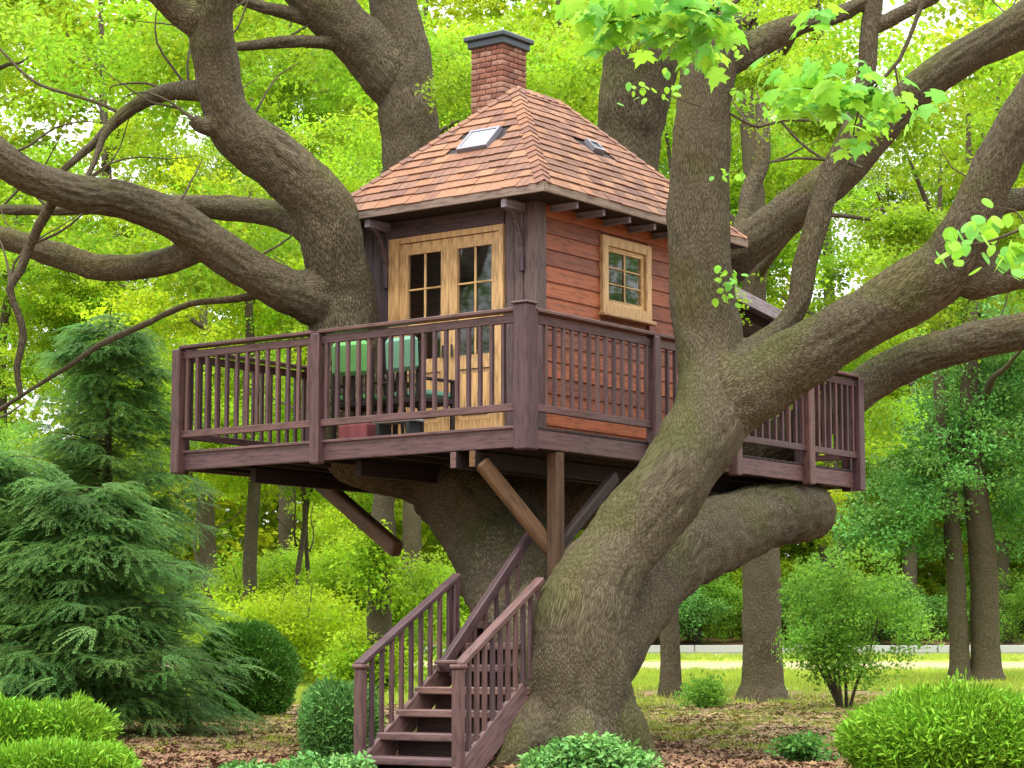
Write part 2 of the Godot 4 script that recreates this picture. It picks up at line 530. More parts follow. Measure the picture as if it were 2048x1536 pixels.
func tube(pts: Array, detail: float, near: Array, bumpy: float, mossy: float, seg_max := 72) -> ArrayMesh:
	var rmax := 0.0
	for p in pts:
		rmax = maxf(rmax, p.w)
	var ring := clampi(int(TAU * rmax / detail), 7, seg_max)
	var way := resample(pts, clampf(rmax * 0.16, detail * 1.3, 0.08) if rmax > 0.06 else 0.12)
	var n := way.size()
	var verts := PackedVector3Array()
	var uvs := PackedVector2Array()
	var cols := PackedColorArray()
	var norms := PackedVector3Array()
	var ix := PackedInt32Array()
	var side := Vector3.ZERO
	var run := 0.0
	var reps := maxf(1.0, roundf(TAU * rmax * 0.8 / 0.27))
	for i in n:
		var c4: Vector4 = way[i]
		var c := Vector3(c4.x, c4.y, c4.z)
		var nx: Vector4 = way[mini(i + 1, n - 1)]
		var pv: Vector4 = way[maxi(i - 1, 0)]
		var ax := (Vector3(nx.x, nx.y, nx.z) - Vector3(pv.x, pv.y, pv.z)).normalized()
		if side == Vector3.ZERO:
			side = ax.cross(Vector3(0.3, 0.1, 1.0)).normalized()
		side = (side - ax * side.dot(ax)).normalized()
		var other := ax.cross(side)
		if i > 0:
			run += c.distance_to(Vector3(pv.x, pv.y, pv.z))
		var r0 := c4.w
		var touching := []
		for s in near:
			if capsule(c, s) < r0 * 1.6:
				touching.append(s)
		var deep := 0.0
		for s in touching:
			deep = maxf(deep, -capsule(c, s) / r0)
		var widest := r0 * 1.9
		for k in ring + 1:
			var a := TAU * (k % ring) / ring
			var d := side * cos(a) + other * sin(a)
			var t := r0
			if touching.size():
				var kk := r0 * (0.02 + 0.8 * (1.0 - smoothstep(-0.2, 0.75, deep)))
				for step in 4:
					var p := c + d * t
					var f := t - r0
					var g := 1e9
					for s in touching:
						g = minf(g, capsule(p, s))
					var h := clampf(0.5 + 0.5 * (g - f) / kk, 0.0, 1.0)
					var m := lerpf(g, f, h) - kk * h * (1.0 - h)
					t = clampf(t - m, r0 * 0.7, widest)
					if step == 3:
						t -= r0 * (0.10 * smoothstep(0.1, 0.7, deep) + maxf(0.0, 0.3 - h) * 0.2)
			var p := c + d * t
			if bumpy > 0.0:
				var big := (lumps.get_noise_3dv(p * 1.1) * 0.10 + lumps.get_noise_3dv(p * 3.1) * 0.05) * r0
				var q := Vector3(cos(a) * r0, sin(a) * r0, run * 0.16)
				var fine := 1.0 - absf(furrow.get_noise_3dv(q * 10.0)) * 2.0
				t += bumpy * (big + (fine - 0.4) * (0.016 + 0.034 * r0) * (0.6 + 0.8 * absf(lumps.get_noise_3dv(p * 0.8 + Vector3(9, 0, 0)))) )
				p = c + d * t
			verts.append(p)
			uvs.append(Vector2(reps * k / ring + 0.5 * patch.get_noise_3dv(p * 30.0), run / 1.25 + 0.42 * patch.get_noise_3dv(p * 24.0 + Vector3(0, 300, 0))))
			var moss := 0.0
			if mossy > 0.0:
				moss = clampf((patch.get_noise_3dv(p * 45.0) * 1.5 + d.y * 0.7 - d.x * 0.2 - 0.15) * mossy, 0.0, 0.6)
			var tone := 1.0 + 0.45 * patch.get_noise_3dv(p * 22.0 + Vector3(50, 0, 0))
			cols.append(Color(1.0, 1.0, 1.0).lerp(Color(0.86, 1.12, 0.50), moss) * tone)
	for i in n:
		for k in ring + 1:
			var kk := k % ring
			var a := verts[mini(i + 1, n - 1) * (ring + 1) + kk] - verts[maxi(i - 1, 0) * (ring + 1) + kk]
			var b := verts[i * (ring + 1) + (kk + 1) % ring] - verts[i * (ring + 1) + (kk + ring - 1) % ring]
			norms.append(b.cross(a).normalized())
	for i in n - 1:
		for k in ring:
			var a := i * (ring + 1) + k
			ix.append_array([a, a + ring + 1, a + 1, a + 1, a + ring + 1, a + ring + 2])
	# a cap at the far end
	var e: Vector4 = way[n - 1]
	var tip := verts.size()
	var axis_end := (Vector3(e.x, e.y, e.z) - Vector3(way[n - 2].x, way[n - 2].y, way[n - 2].z)).normalized()
	verts.append(Vector3(e.x, e.y, e.z) + axis_end * e.w * 0.03)
	norms.append(axis_end)
	uvs.append(Vector2(0.5, run / 1.25))
	cols.append(Color(0.9, 0.8, 0.7))
	for k in ring:
		var a := (n - 1) * (ring + 1) + k
		ix.append_array([a, tip, a + 1])
	var arr := []
	arr.resize(Mesh.ARRAY_MAX)
	arr[Mesh.ARRAY_VERTEX] = verts
	arr[Mesh.ARRAY_NORMAL] = norms
	arr[Mesh.ARRAY_TEX_UV] = uvs
	arr[Mesh.ARRAY_COLOR] = cols
	arr[Mesh.ARRAY_INDEX] = ix
	var m := ArrayMesh.new()
	m.add_surface_from_arrays(Mesh.PRIMITIVE_TRIANGLES, arr)
	return m

func oak_limbs() -> Array:
	return [
	["trunk",[V(0.62,-0.02,-21.70,0.671),V(0.60,0.26,-21.70,0.571),V(0.60,0.54,-21.70,0.515),V(0.61,1.01,-21.70,0.488),V(0.64,1.43,-21.70,0.456),V(0.78,1.80,-21.80,0.416),V(1.01,2.14,-21.95,0.381),V(1.54,2.80,-22.20,0.372),V(1.89,3.34,-22.50,0.378),V(2.02,3.84,-22.75,0.358),V(2.01,4.28,-22.85,0.335),V(1.95,4.69,-22.85,0.326),V(1.91,5.25,-22.80,0.311),V(1.92,6.01,-22.75,0.288),V(1.97,6.73,-22.70,0.276),V(2.05,7.20,-22.70,0.277),V(2.13,7.46,-22.70,0.256),V(2.20,7.65,-22.60,0.153)]],
	["root",[V(0.60,1.24,-21.75,0.214),V(0.86,0.86,-21.75,0.285),V(0.98,0.63,-21.70,0.232),V(1.10,0.42,-21.60,0.193),V(1.25,0.20,-21.50,0.117),V(1.46,0.09,-21.30,0.046)]],
	["root",[V(0.65,1.19,-21.70,0.213),V(0.41,0.77,-21.60,0.259),V(0.21,0.52,-21.45,0.215),V(0.05,0.28,-21.20,0.161),V(-0.16,0.08,-21.10,0.069)]],
	["root",[V(0.62,1.15,-21.75,0.214),V(0.60,0.77,-21.55,0.259),V(0.63,0.48,-21.30,0.223),V(0.69,0.20,-20.90,0.159),V(0.75,0.01,-20.70,0.067)]],
	["stem",[V(0.48,0.53,-21.90,0.358),V(0.35,1.05,-22.40,0.465),V(0.11,1.72,-23.60,0.564),V(-0.13,2.33,-24.50,0.560),V(-0.34,2.77,-25.00,0.589),V(-0.53,3.16,-25.40,0.560)]],
	["limb",[V(0.77,0.72,-21.90,0.263),V(1.06,1.34,-22.40,0.314),V(1.61,2.11,-23.60,0.394),V(2.29,2.48,-25.00,0.412),V(3.02,2.76,-26.30,0.365),V(3.56,2.86,-27.20,0.335)]],
	["limb",[V(1.39,2.65,-22.10,0.219),V(1.73,3.14,-22.45,0.293),V(2.13,3.57,-22.60,0.335),V(2.61,3.93,-22.60,0.336),V(3.08,4.23,-22.50,0.315),V(3.57,4.50,-22.40,0.304),V(4.01,4.77,-22.30,0.308),V(4.32,4.99,-22.20,0.302),V(4.51,5.32,-22.00,0.256),V(4.67,5.73,-21.90,0.226),V(4.89,6.18,-21.80,0.216),V(5.19,6.68,-21.70,0.205),V(5.50,7.31,-21.60,0.186)]],
	["branch",[V(4.24,4.91,-22.20,0.223),V(4.56,4.89,-22.20,0.243),V(4.90,4.93,-22.30,0.209),V(5.28,5.02,-22.40,0.185),V(5.81,5.19,-22.50,0.166)]],
	["branch",[V(4.59,5.48,-21.90,0.123),V(4.90,5.62,-22.20,0.114),V(5.22,5.73,-22.50,0.106),V(5.65,5.87,-22.80,0.097)]],
	["branch",[V(2.22,4.03,-22.70,0.176),V(2.44,4.22,-22.80,0.122),V(2.73,4.44,-22.90,0.117),V(2.91,4.69,-22.90,0.112),V(3.00,5.11,-22.90,0.118),V(3.13,5.58,-22.90,0.123),V(3.29,6.07,-22.90,0.118),V(3.44,6.39,-22.90,0.103),V(3.56,6.73,-22.90,0.093),V(3.66,7.10,-22.90,0.088),V(3.69,7.47,-22.90,0.091),V(3.75,7.89,-22.90,0.093),V(3.80,8.37,-22.90,0.088)]],
	["branch",[V(2.13,7.10,-22.70,0.154),V(2.39,7.29,-22.75,0.149),V(2.66,7.47,-22.80,0.144),V(2.97,7.61,-22.80,0.108),V(3.23,7.68,-22.85,0.093),V(3.50,7.79,-22.90,0.073),V(3.82,8.00,-22.90,0.057)]],
	["branch",[V(3.69,7.57,-22.90,0.057),V(3.89,7.67,-22.90,0.078),V(4.12,7.80,-22.90,0.078),V(4.39,7.95,-22.90,0.073),V(4.70,8.21,-22.90,0.062)]],
	["limb",[V(-0.69,2.95,-25.30,0.307),V(-1.08,3.10,-25.20,0.264),V(-1.48,3.20,-24.90,0.275),V(-1.74,3.41,-24.75,0.350),V(-1.82,4.04,-24.75,0.390),V(-1.84,4.59,-24.75,0.391),V(-1.89,5.14,-24.70,0.352),V(-1.98,5.67,-24.50,0.334),V(-2.11,6.06,-24.40,0.322),V(-2.42,6.37,-24.30,0.311),V(-2.74,6.61,-24.20,0.299),V(-2.99,6.81,-24.10,0.271),V(-3.13,7.08,-24.00,0.238),V(-3.19,7.50,-23.90,0.237),V(-3.23,7.77,-23.80,0.242),V(-3.20,8.02,-23.70,0.214),V(-3.12,8.32,-23.60,0.203),V(-3.06,8.73,-23.50,0.187)]],
	["branch",[V(-3.22,7.66,-23.80,0.161),V(-3.38,7.87,-23.75,0.177),V(-3.62,8.08,-23.70,0.166),V(-3.84,8.27,-23.60,0.155),V(-4.18,8.56,-23.50,0.133)]],
	["branch",[V(-3.15,6.80,-24.00,0.108),V(-3.33,6.80,-23.90,0.086),V(-3.43,6.86,-23.85,0.059)]],
	["limb",[V(-1.84,4.76,-24.75,0.303),V(-2.10,4.96,-24.60,0.252),V(-2.50,5.12,-24.40,0.228),V(-2.94,5.35,-24.20,0.216),V(-3.35,5.62,-24.00,0.209),V(-3.70,5.81,-23.80,0.202),V(-4.14,5.93,-23.60,0.193),V(-4.58,5.97,-23.40,0.183),V(-4.96,6.07,-23.20,0.177),V(-5.29,6.25,-23.00,0.170),V(-5.71,6.60,-22.80,0.154)]],
	["branch",[V(-3.35,5.57,-24.00,0.134),V(-3.55,5.42,-24.10,0.135),V(-3.91,5.34,-24.20,0.135),V(-4.47,5.33,-24.30,0.136),V(-4.98,5.49,-24.40,0.133),V(-5.61,5.70,-24.50,0.115),V(-6.13,5.82,-24.60,0.099)]],
	["branch",[V(-2.11,5.74,-24.60,0.192),V(-2.35,5.90,-24.80,0.166),V(-2.68,6.06,-25.00,0.151),V(-3.18,6.16,-25.20,0.141),V(-3.65,6.20,-25.30,0.125),V(-4.13,6.27,-25.50,0.097),V(-4.74,6.27,-25.70,0.075),V(-5.36,6.28,-25.90,0.058),V(-5.98,6.33,-26.10,0.053),V(-6.48,6.40,-26.20,0.041)]],
	["branch",[V(-3.27,7.19,-24.00,0.108),V(-3.50,7.24,-24.10,0.109),V(-3.73,7.25,-24.20,0.093),V(-4.04,7.17,-24.30,0.082),V(-4.31,6.97,-24.30,0.066),V(-4.58,6.69,-24.30,0.044),V(-4.93,6.37,-24.30,0.027)]],
	["branch",[V(-4.31,6.99,-24.30,0.038),V(-4.45,6.74,-24.20,0.038),V(-4.51,6.47,-24.10,0.032),V(-4.59,6.22,-24.00,0.027)]],
	["twig",[V(-4.26,7.02,-24.30,0.022),V(-4.50,7.16,-24.40,0.022),V(-4.82,7.28,-24.50,0.019),V(-5.23,7.43,-24.60,0.019),V(-5.51,7.65,-24.70,0.017),V(-5.73,7.89,-24.80,0.014),V(-5.99,8.08,-24.90,0.014)]],
	["branch",[V(-4.69,6.15,-23.40,0.037),V(-4.92,5.77,-23.60,0.053),V(-5.13,5.48,-23.80,0.048),V(-5.22,5.21,-23.80,0.045),V(-5.33,5.00,-23.80,0.042),V(-5.24,4.75,-23.80,0.040),V(-5.17,4.51,-23.80,0.037),V(-5.23,4.17,-23.80,0.034),V(-5.18,3.87,-23.80,0.026)]],
	["branch",[V(-2.52,5.09,-24.40,0.044),V(-3.04,5.03,-24.60,0.038),V(-3.54,4.99,-24.70,0.033),V(-3.99,4.81,-24.80,0.030),V(-4.56,4.56,-24.90,0.028),V(-4.96,4.31,-25.00,0.025),V(-5.42,4.05,-25.10,0.022),V(-5.71,3.88,-25.20,0.020),V(-6.01,3.71,-25.30,0.017)]],
	["limb",[V(-0.52,2.81,-25.20,0.472),V(-0.78,3.18,-26.40,0.437),V(-1.08,3.68,-28.00,0.402),V(-1.25,5.06,-29.00,0.393),V(-1.28,7.07,-29.20,0.392),V(-1.33,7.87,-29.20,0.381),V(-1.39,8.54,-29.20,0.382),V(-1.44,9.08,-29.20,0.343),V(-1.55,9.63,-29.20,0.317),V(-1.65,10.31,-29.20,0.292)]],
	["branch",[V(-1.44,8.31,-29.20,0.263),V(-1.67,8.62,-29.10,0.289),V(-1.89,8.93,-29.00,0.301),V(-2.18,9.30,-28.90,0.340),V(-2.57,9.71,-28.80,0.339),V(-3.02,10.22,-28.70,0.313)]],
	["branch",[V(-2.05,9.04,-28.90,0.098),V(-2.49,9.05,-28.70,0.078),V(-2.99,9.00,-28.50,0.071),V(-3.41,8.89,-28.30,0.058),V(-3.71,8.85,-28.10,0.038)]],
	["branch",[V(-2.44,9.31,-28.80,0.111),V(-2.88,9.43,-28.70,0.091),V(-3.25,9.47,-28.50,0.077),V(-3.56,9.56,-28.40,0.064),V(-3.99,9.66,-28.20,0.051)]],
	["limb",[V(-0.36,2.82,-25.30,0.557),V(0.45,3.06,-26.80,0.532),V(1.23,3.40,-28.40,0.470),V(1.50,4.09,-29.00,0.417),V(1.51,5.72,-29.00,0.388),V(1.51,7.49,-29.00,0.384),V(1.55,8.09,-29.00,0.430),V(1.67,8.76,-29.00,0.491),V(1.71,9.30,-29.00,0.511),V(1.76,10.11,-29.00,0.493)]],
	["limb",[V(1.50,4.53,-28.90,0.352),V(1.86,5.08,-28.20,0.313),V(2.30,5.60,-27.50,0.282),V(2.75,5.99,-27.00,0.259),V(3.30,6.41,-26.80,0.246),V(3.91,6.87,-26.60,0.227),V(4.38,7.37,-26.50,0.214),V(4.79,7.79,-26.40,0.208),V(5.23,8.12,-26.30,0.208),V(5.66,8.37,-26.20,0.201),V(6.09,8.66,-26.10,0.195),V(6.58,9.06,-26.00,0.177)]],
	["branch",[V(5.20,8.08,-26.30,0.119),V(5.67,8.29,-26.40,0.131),V(6.11,8.48,-26.50,0.126),V(6.59,8.65,-26.60,0.114)]],
	["branch",[V(2.69,5.95,-27.00,0.121),V(2.85,6.48,-27.20,0.110),V(2.91,6.78,-27.30,0.104),V(3.06,7.14,-27.40,0.098),V(3.10,7.54,-27.50,0.087),V(3.09,7.95,-27.60,0.062)]],
	["limb",[V(1.29,3.34,-28.40,0.313),V(2.35,3.52,-28.30,0.281),V(3.32,3.80,-28.00,0.260),V(4.04,4.22,-27.80,0.246),V(4.45,4.52,-27.80,0.240),V(5.03,4.80,-27.60,0.233),V(5.64,4.96,-27.40,0.219),V(6.19,5.05,-27.20,0.212),V(6.76,5.09,-27.00,0.192)]],
	["twig",[V(2.20,6.63,-22.60,0.013),V(2.38,6.55,-22.70,0.015),V(2.54,6.53,-22.80,0.018),V(2.81,6.62,-22.90,0.015),V(3.17,6.61,-22.90,0.015),V(3.43,6.57,-22.90,0.010)]],
	["twig",[V(2.77,6.61,-22.90,0.013),V(2.96,6.39,-22.90,0.015),V(3.17,6.23,-22.90,0.015),V(3.31,6.18,-22.90,0.015)]],
	["twig",[V(2.68,6.18,-22.90,0.010),V(2.91,6.22,-22.90,0.015),V(3.17,6.21,-22.90,0.018),V(3.42,6.18,-22.90,0.021),V(3.60,6.12,-22.90,0.013)]],
	["twig",[V(3.23,5.63,-22.90,0.023),V(3.48,5.63,-23.00,0.023),V(3.70,5.62,-23.10,0.018),V(3.95,5.61,-23.20,0.013)]],
	]

func build_oak() -> void:
	var base := Vector3(0.6, 0.2, -21.7)
	var oak := thing("old_oak", "huge old oak with mossy spreading limbs carrying the treehouse", "tree", base)
	oak_node = oak
	for l in oak_limbs():
		var pts: Array = l[1]
		var fine: float = 0.026 if l[0] in ["trunk", "stem", "limb", "root"] else 0.03
		var m := tube(pts, fine, bones if l[0] != "twig" else [], 1.0 if l[0] != "twig" else 0.0, 1.0)
		put(oak, l[0], m, mats.bark, -base)
		var way := resample(pts, 0.35)
		for i in way.size() - 1:
			bones.append([Vector3(way[i].x, way[i].y, way[i].z), Vector3(way[i + 1].x, way[i + 1].y, way[i + 1].z), way[i].w, way[i + 1].w])
	# fine bare twigs growing from the thinner branches
	var st := rng
	for l in oak_limbs():
		if l[0] != "branch" and l[0] != "limb":
			continue
		var pts: Array = l[1]
		for q in 3:
			var k := 1 + st.randi() % (pts.size() - 1)
			var p: Vector4 = pts[k]
			if p.y < 4.8 or p.z > -22.4:
				continue
			var a := Vector3(p.x, p.y, p.z)
			var d := Vector3(st.randf_range(-1, 1), st.randf_range(0.1, 1.0), st.randf_range(-0.7, 0.1)).normalized()
			var w := []
			var r := minf(0.018, p.w * 0.5)
			for i in 5:
				w.append(Vector4(a.x, a.y, a.z, r * (1.0 - 0.19 * i)))
				a += d * 0.32
				d = (d + Vector3(st.randf_range(-0.5, 0.5), st.randf_range(-0.4, 0.4), st.randf_range(-0.3, 0.3))).normalized()
			put(oak, "twig", tube(w, 0.03, [], 0.0, 0.0, 7), mats.bark, -base)
	# the oak's own foliage behind and above
	var places := []
	var tints := PackedColorArray()
	var blobs := [
		[-4.4, 9.4, 30.5, 2.6, 1.2, 1.6, 90], [-1.4, 9.6, 31.0, 1.8, 1.0, 1.6, 50], [1.0, 9.2, 31.5, 2.0, 1.0, 1.6, 60], [4.0, 9.3, 30.5, 2.4, 1.2, 1.6, 90],
		[7.0, 8.6, 30.5, 2.0, 1.5, 1.6, 80], [-6.6, 7.4, 30.0, 1.8, 1.3, 1.6, 60], [6.3, 6.2, 31.0, 1.6, 0.9, 1.3, 45], [-4.0, 6.8, 31.5, 1.7, 0.9, 1.3, 45],
	]
	fill(blobs, places, tints, 0.75, 1.3, 0.2)
	var sprays := [[1.2, 8.2, 24.5, 0.5, 0.2, 0.3, 14], [4.1, 5.55, 23.2, 0.6, 0.22, 0.3, 26], [4.9, 5.4, 22.6, 0.45, 0.25, 0.3, 20], [3.3, 6.8, 23.6, 0.7, 0.25, 0.3, 30], [2.5, 7.3, 23.8, 0.6, 0.22, 0.3, 20], [5.1, 7.4, 26.8, 0.8, 0.4, 0.3, 26], [2.25, 4.95, 24.6, 0.22, 0.35, 0.2, 10], [1.7, 7.9, 24.0, 0.7, 0.2, 0.3, 24], [-0.2, 8.3, 28.0, 0.9, 0.3, 0.4, 26]]
	fill(sprays, places, tints, 0.9, 1.2, 0.1, 0.5, 0.6)
	for i in places.size():
		places[i].origin -= base
	scatter(oak, "crown", shapes.broad_a, mats.spring, places, tints)

# ---------------------------------------------------------------- foliage
func leaf_quad(b: MB, p: Vector3, bs: Basis, l: float, w: float) -> void:
	var t := bs * Vector3(0, 0, l)
	var s := bs * Vector3(w * 0.5, 0, 0)
	var u := bs * Vector3(0, w * 0.14, 0)
	var n := b.v.size()
	for q in [p, p + t * 0.45 + s + u, p + t, p + t * 0.45 - s + u]:
		b.v.append(q)
		b.c.append(b.tint)
	b.ix.append_array([n, n + 1, n + 2, n, n + 2, n + 3])

func clump(count: int, reach: Vector3, l: float, w: float, tilt: float, droop: float, sd: int, vary := 0.3) -> ArrayMesh:
	rng.seed = sd
	var b := MB.new()
	for i in count:
		var d := Vector3(rng.randfn(), rng.randfn(), rng.randfn()).normalized() * pow(rng.randf(), 0.45)
		var p := d * reach
		var bs := Basis.from_euler(Vector3(rng.randfn() * tilt + droop, rng.randf() * TAU, rng.randfn() * tilt))
		var f := 1.0 + rng.randf_range(-vary, vary)
		b.tint = Color(f * rng.randf_range(0.9, 1.1), f, f * rng.randf_range(0.8, 1.2))
		var s := rng.randf_range(0.65, 1.25)
		leaf_quad(b, p, bs, l * s, w * s)
	return b.mesh(true)

# a flat feathery spray: a thin stem along z with narrow leaves in two rows
func feather(count: int, length: float, l: float, w: float, sd: int) -> ArrayMesh:
	rng.seed = sd
	var b := MB.new()
	for j in 5:
		var yaw := (j - 2) * 0.42
		var org := Vector3(sin(yaw) * 0.05, 0, 0)
		var dir := Vector3(sin(yaw), -0.10, cos(yaw))
		var ln := length * (1.0 - 0.14 * absf(j - 2))
		for i in count:
			var t := (i + 0.5) / count
			var p := org + dir * (ln * t) - Vector3(0, 0.28 * t * t * ln, 0)
			for s in [-1.0, 1.0]:
				var f := rng.randf_range(0.7, 1.3)
				b.tint = Color(f, f, f * rng.randf_range(0.85, 1.2))
				var bs := Basis.from_euler(Vector3(0.25 + rng.randf_range(-0.25, 0.25), yaw + s * rng.randf_range(0.5, 1.0), rng.randf_range(-0.3, 0.3)))
				leaf_quad(b, p, bs, l * (1.1 - 0.5 * t) * rng.randf_range(0.8, 1.2), w)
	return b.mesh(true)

func make_foliage() -> void:
	shapes.broad_a = clump(110, Vector3(0.46, 0.22, 0.46), 0.088, 0.058, 0.5, 0.25, 101)
	shapes.broad_b = clump(104, Vector3(0.54, 0.17, 0.44), 0.094, 0.06, 0.45, 0.3, 102)
	shapes.broad_c = clump(120, Vector3(0.44, 0.26, 0.46), 0.08, 0.05, 0.6, 0.2, 103)
	shapes.small = clump(80, Vector3(0.26, 0.2, 0.26), 0.06, 0.036, 0.7, -0.2, 104)
	shapes.tuft = clump(90, Vector3(0.13, 0.08, 0.13), 0.06, 0.016, 0.55, -1.15, 105, 0.25)
	shapes.ground_leaf = clump(60, Vector3(0.16, 0.07, 0.16), 0.062, 0.04, 0.55, 0.1, 106)
	shapes.feather = feather(19, 0.52, 0.060, 0.017, 107)
	shapes.far = clump(70, Vector3(1.1, 0.6, 1.1), 0.30, 0.2, 0.5, 0.25, 108)

# clump places in a union of ellipsoids given as [x, y, depth, rx, ry, rz, count]
func fill(blobs: Array, places: Array, tints: PackedColorArray, lo: float, hi: float, warm: float, hug := 0.5, size := 1.0) -> void:
	for k in blobs:
		for i in int(k[6]):
			var d := Vector3(rng.randfn(), rng.randfn(), rng.randfn()).normalized() * pow(rng.randf(), hug)
			var p := Vector3(k[0], k[1], -k[2]) + d * Vector3(k[3], k[4], k[5])
			var hole := patch.get_noise_3dv(p * 14.0)
			if hole < -0.23:
				continue
			var bs := Basis.from_euler(Vector3(rng.randfn() * 0.25, rng.randf() * TAU, rng.randfn() * 0.25)).scaled(Vector3.ONE * rng.randf_range(0.75, 1.3) * size)
			places.append(Transform3D(bs, p))
			var f := rng.randf_range(lo, hi) * (1.0 + 0.35 * patch.get_noise_3dv(p * 9.0 + Vector3(0, 90, 0)))
			var w := rng.randf_range(-warm, warm) + 0.3 * warm * d.y
			tints.append(Color(f * (1.0 + w), f, f * (1.0 - 0.5 * w)))

func branch_pts(a: Vector3, d: Vector3, length: float, r: float, n: int, wander: float, rise: float) -> Array:
	var w := []
	for i in n + 1:
		w.append(Vector4(a.x, a.y, a.z, r * (1.0 - 0.8 * i / n)))
		a += d * (length / n)
		d = (d + Vector3(rng.randf_range(-wander, wander), rng.randf_range(-wander, wander) + rise, rng.randf_range(-wander, wander))).normalized()
	return w

func forest_tree(called: String, label: String, x: float, depth: float, h: float, r: float, leaf: String, form: String, blobs: Array, sd: int, group: String, lean := 0.0, forks := 6) -> Node3D:
	rng.seed = sd
	var base := Vector3(x, ground_y(x, -depth), -depth)
	var t := thing(called, label, "tree", base, 0.0, group)
	var pts := [Vector4(0, -0.25, 0, r * 1.75), Vector4(0, 0.15, 0, r * 1.3), Vector4(0.01, 0.6, 0, r * 1.05), Vector4(lean * 0.2, h * 0.2, 0, r * 0.95)]
	for i in 4:
		var f := 0.4 + 0.18 * i
		pts.append(Vector4(lean * f + rng.randf_range(-0.2, 0.2), h * f, rng.randf_range(-0.2, 0.2), r * (0.95 - 0.2 * (i + 1))))
	put(t, "trunk", tube(pts, 0.07, [], 0.7, 0.6, 28), mats.bark)
	for i in forks:
		var f := rng.randf_range(0.3, 0.85)
		var a := rng.randf() * TAU
		put(t, "branch", tube(branch_pts(Vector3(lean * f, h * f, 0), Vector3(cos(a), rng.randf_range(0.1, 0.8), sin(a)).normalized(), rng.randf_range(1.5, 3.5), r * 0.35, 5, 0.3, 0.05), 0.06, [], 0.0, 0.0, 8), mats.bark)
	var places := []
	var tints := PackedColorArray()
	var rel := []
	for b in blobs:
		rel.append([b[0] - x, b[1] - base.y, b[2] - depth, b[3], b[4], b[5], b[6]])
	fill(rel, places, tints, 0.72, 1.35, 0.2)
	scatter(t, "crown", shapes[form], mats[leaf], places, tints)
	return t

func shrub(called: String, label: String, category: String, x: float, depth: float, blobs: Array, leaf: String, form: String, sd: int, stems: int, stem_h: float, group := "", size := 1.0, hug := 0.45) -> Node3D:
	rng.seed = sd
	var base := Vector3(x, ground_y(x, -depth), -depth)
	var t := thing(called, label, category, base, 0.0, group)
	for i in stems:
		var a := rng.randf() * TAU
		put(t, "stem", tube(branch_pts(Vector3(cos(a) * 0.06, -0.05, sin(a) * 0.06), Vector3(cos(a) * rng.randf_range(0.1, 0.6), 1.0, sin(a) * 0.4).normalized(), stem_h, 0.018 + 0.008 * stem_h, 5, 0.15, 0.02), 0.03, [], 0.0, 0.0, 7), mats.bark)
	var places := []
	var tints := PackedColorArray()
	fill(blobs, places, tints, 0.75, 1.25, 0.12, hug, size)
	scatter(t, "foliage", shapes[form], mats[leaf], places, tints)
	return t

# a clipped hedge: upright tufts over a rounded block, leaf by leaf
func hedge(called: String, label: String, x: float, depth: float, half: Vector3, count: int, leaf: String, sd: int, group := "", round_top := 0.35) -> Node3D:
	rng.seed = sd
	var base := Vector3(x, ground_y(x, -depth), -depth)
	var t := thing(called, label, "hedge", base, 0.0, group)
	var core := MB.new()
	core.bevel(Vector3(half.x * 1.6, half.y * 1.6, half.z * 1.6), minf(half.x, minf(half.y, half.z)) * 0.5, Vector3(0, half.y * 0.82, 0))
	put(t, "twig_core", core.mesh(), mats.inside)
	var places := []
	var tints := PackedColorArray()
	for i in count:
		var d := Vector3(rng.randfn(), rng.randfn(), rng.randfn()).normalized()
		var m := maxf(absf(d.x), maxf(absf(d.y), absf(d.z)))
		var q := (d / m).lerp(d, round_top) * rng.randf_range(0.84, 1.0)
		if q.y < -0.95:
			continue
		var p := Vector3(q.x * half.x, half.y + q.y * half.y, q.z * half.z)
		p += Vector3(q.x, q.y, q.z).normalized() * (0.14 * patch.get_noise_3dv((p + base) * 60.0) + 0.05 * patch.get_noise_3dv((p + base) * 190.0) + (rng.randf_range(0.02, 0.09) if i % 13 == 0 else 0.0))
		var out := (Vector3(q.x, maxf(q.y, -0.1) + 0.5, q.z)).normalized()
		var ax := Vector3.UP.cross(out)
		var bs := Basis(ax.normalized(), Vector3.UP.angle_to(out)) if ax.length() > 0.01 else Basis.IDENTITY
		bs = bs * Basis(Vector3.UP, rng.randf() * TAU)
		places.append(Transform3D(bs.scaled(Vector3.ONE * rng.randf_range(0.8, 1.35)), p))
		tints.append(shade(0.7, 1.3, 0.12))
	scatter(t, "foliage", shapes.tuft, mats[leaf], places, tints)
	return t

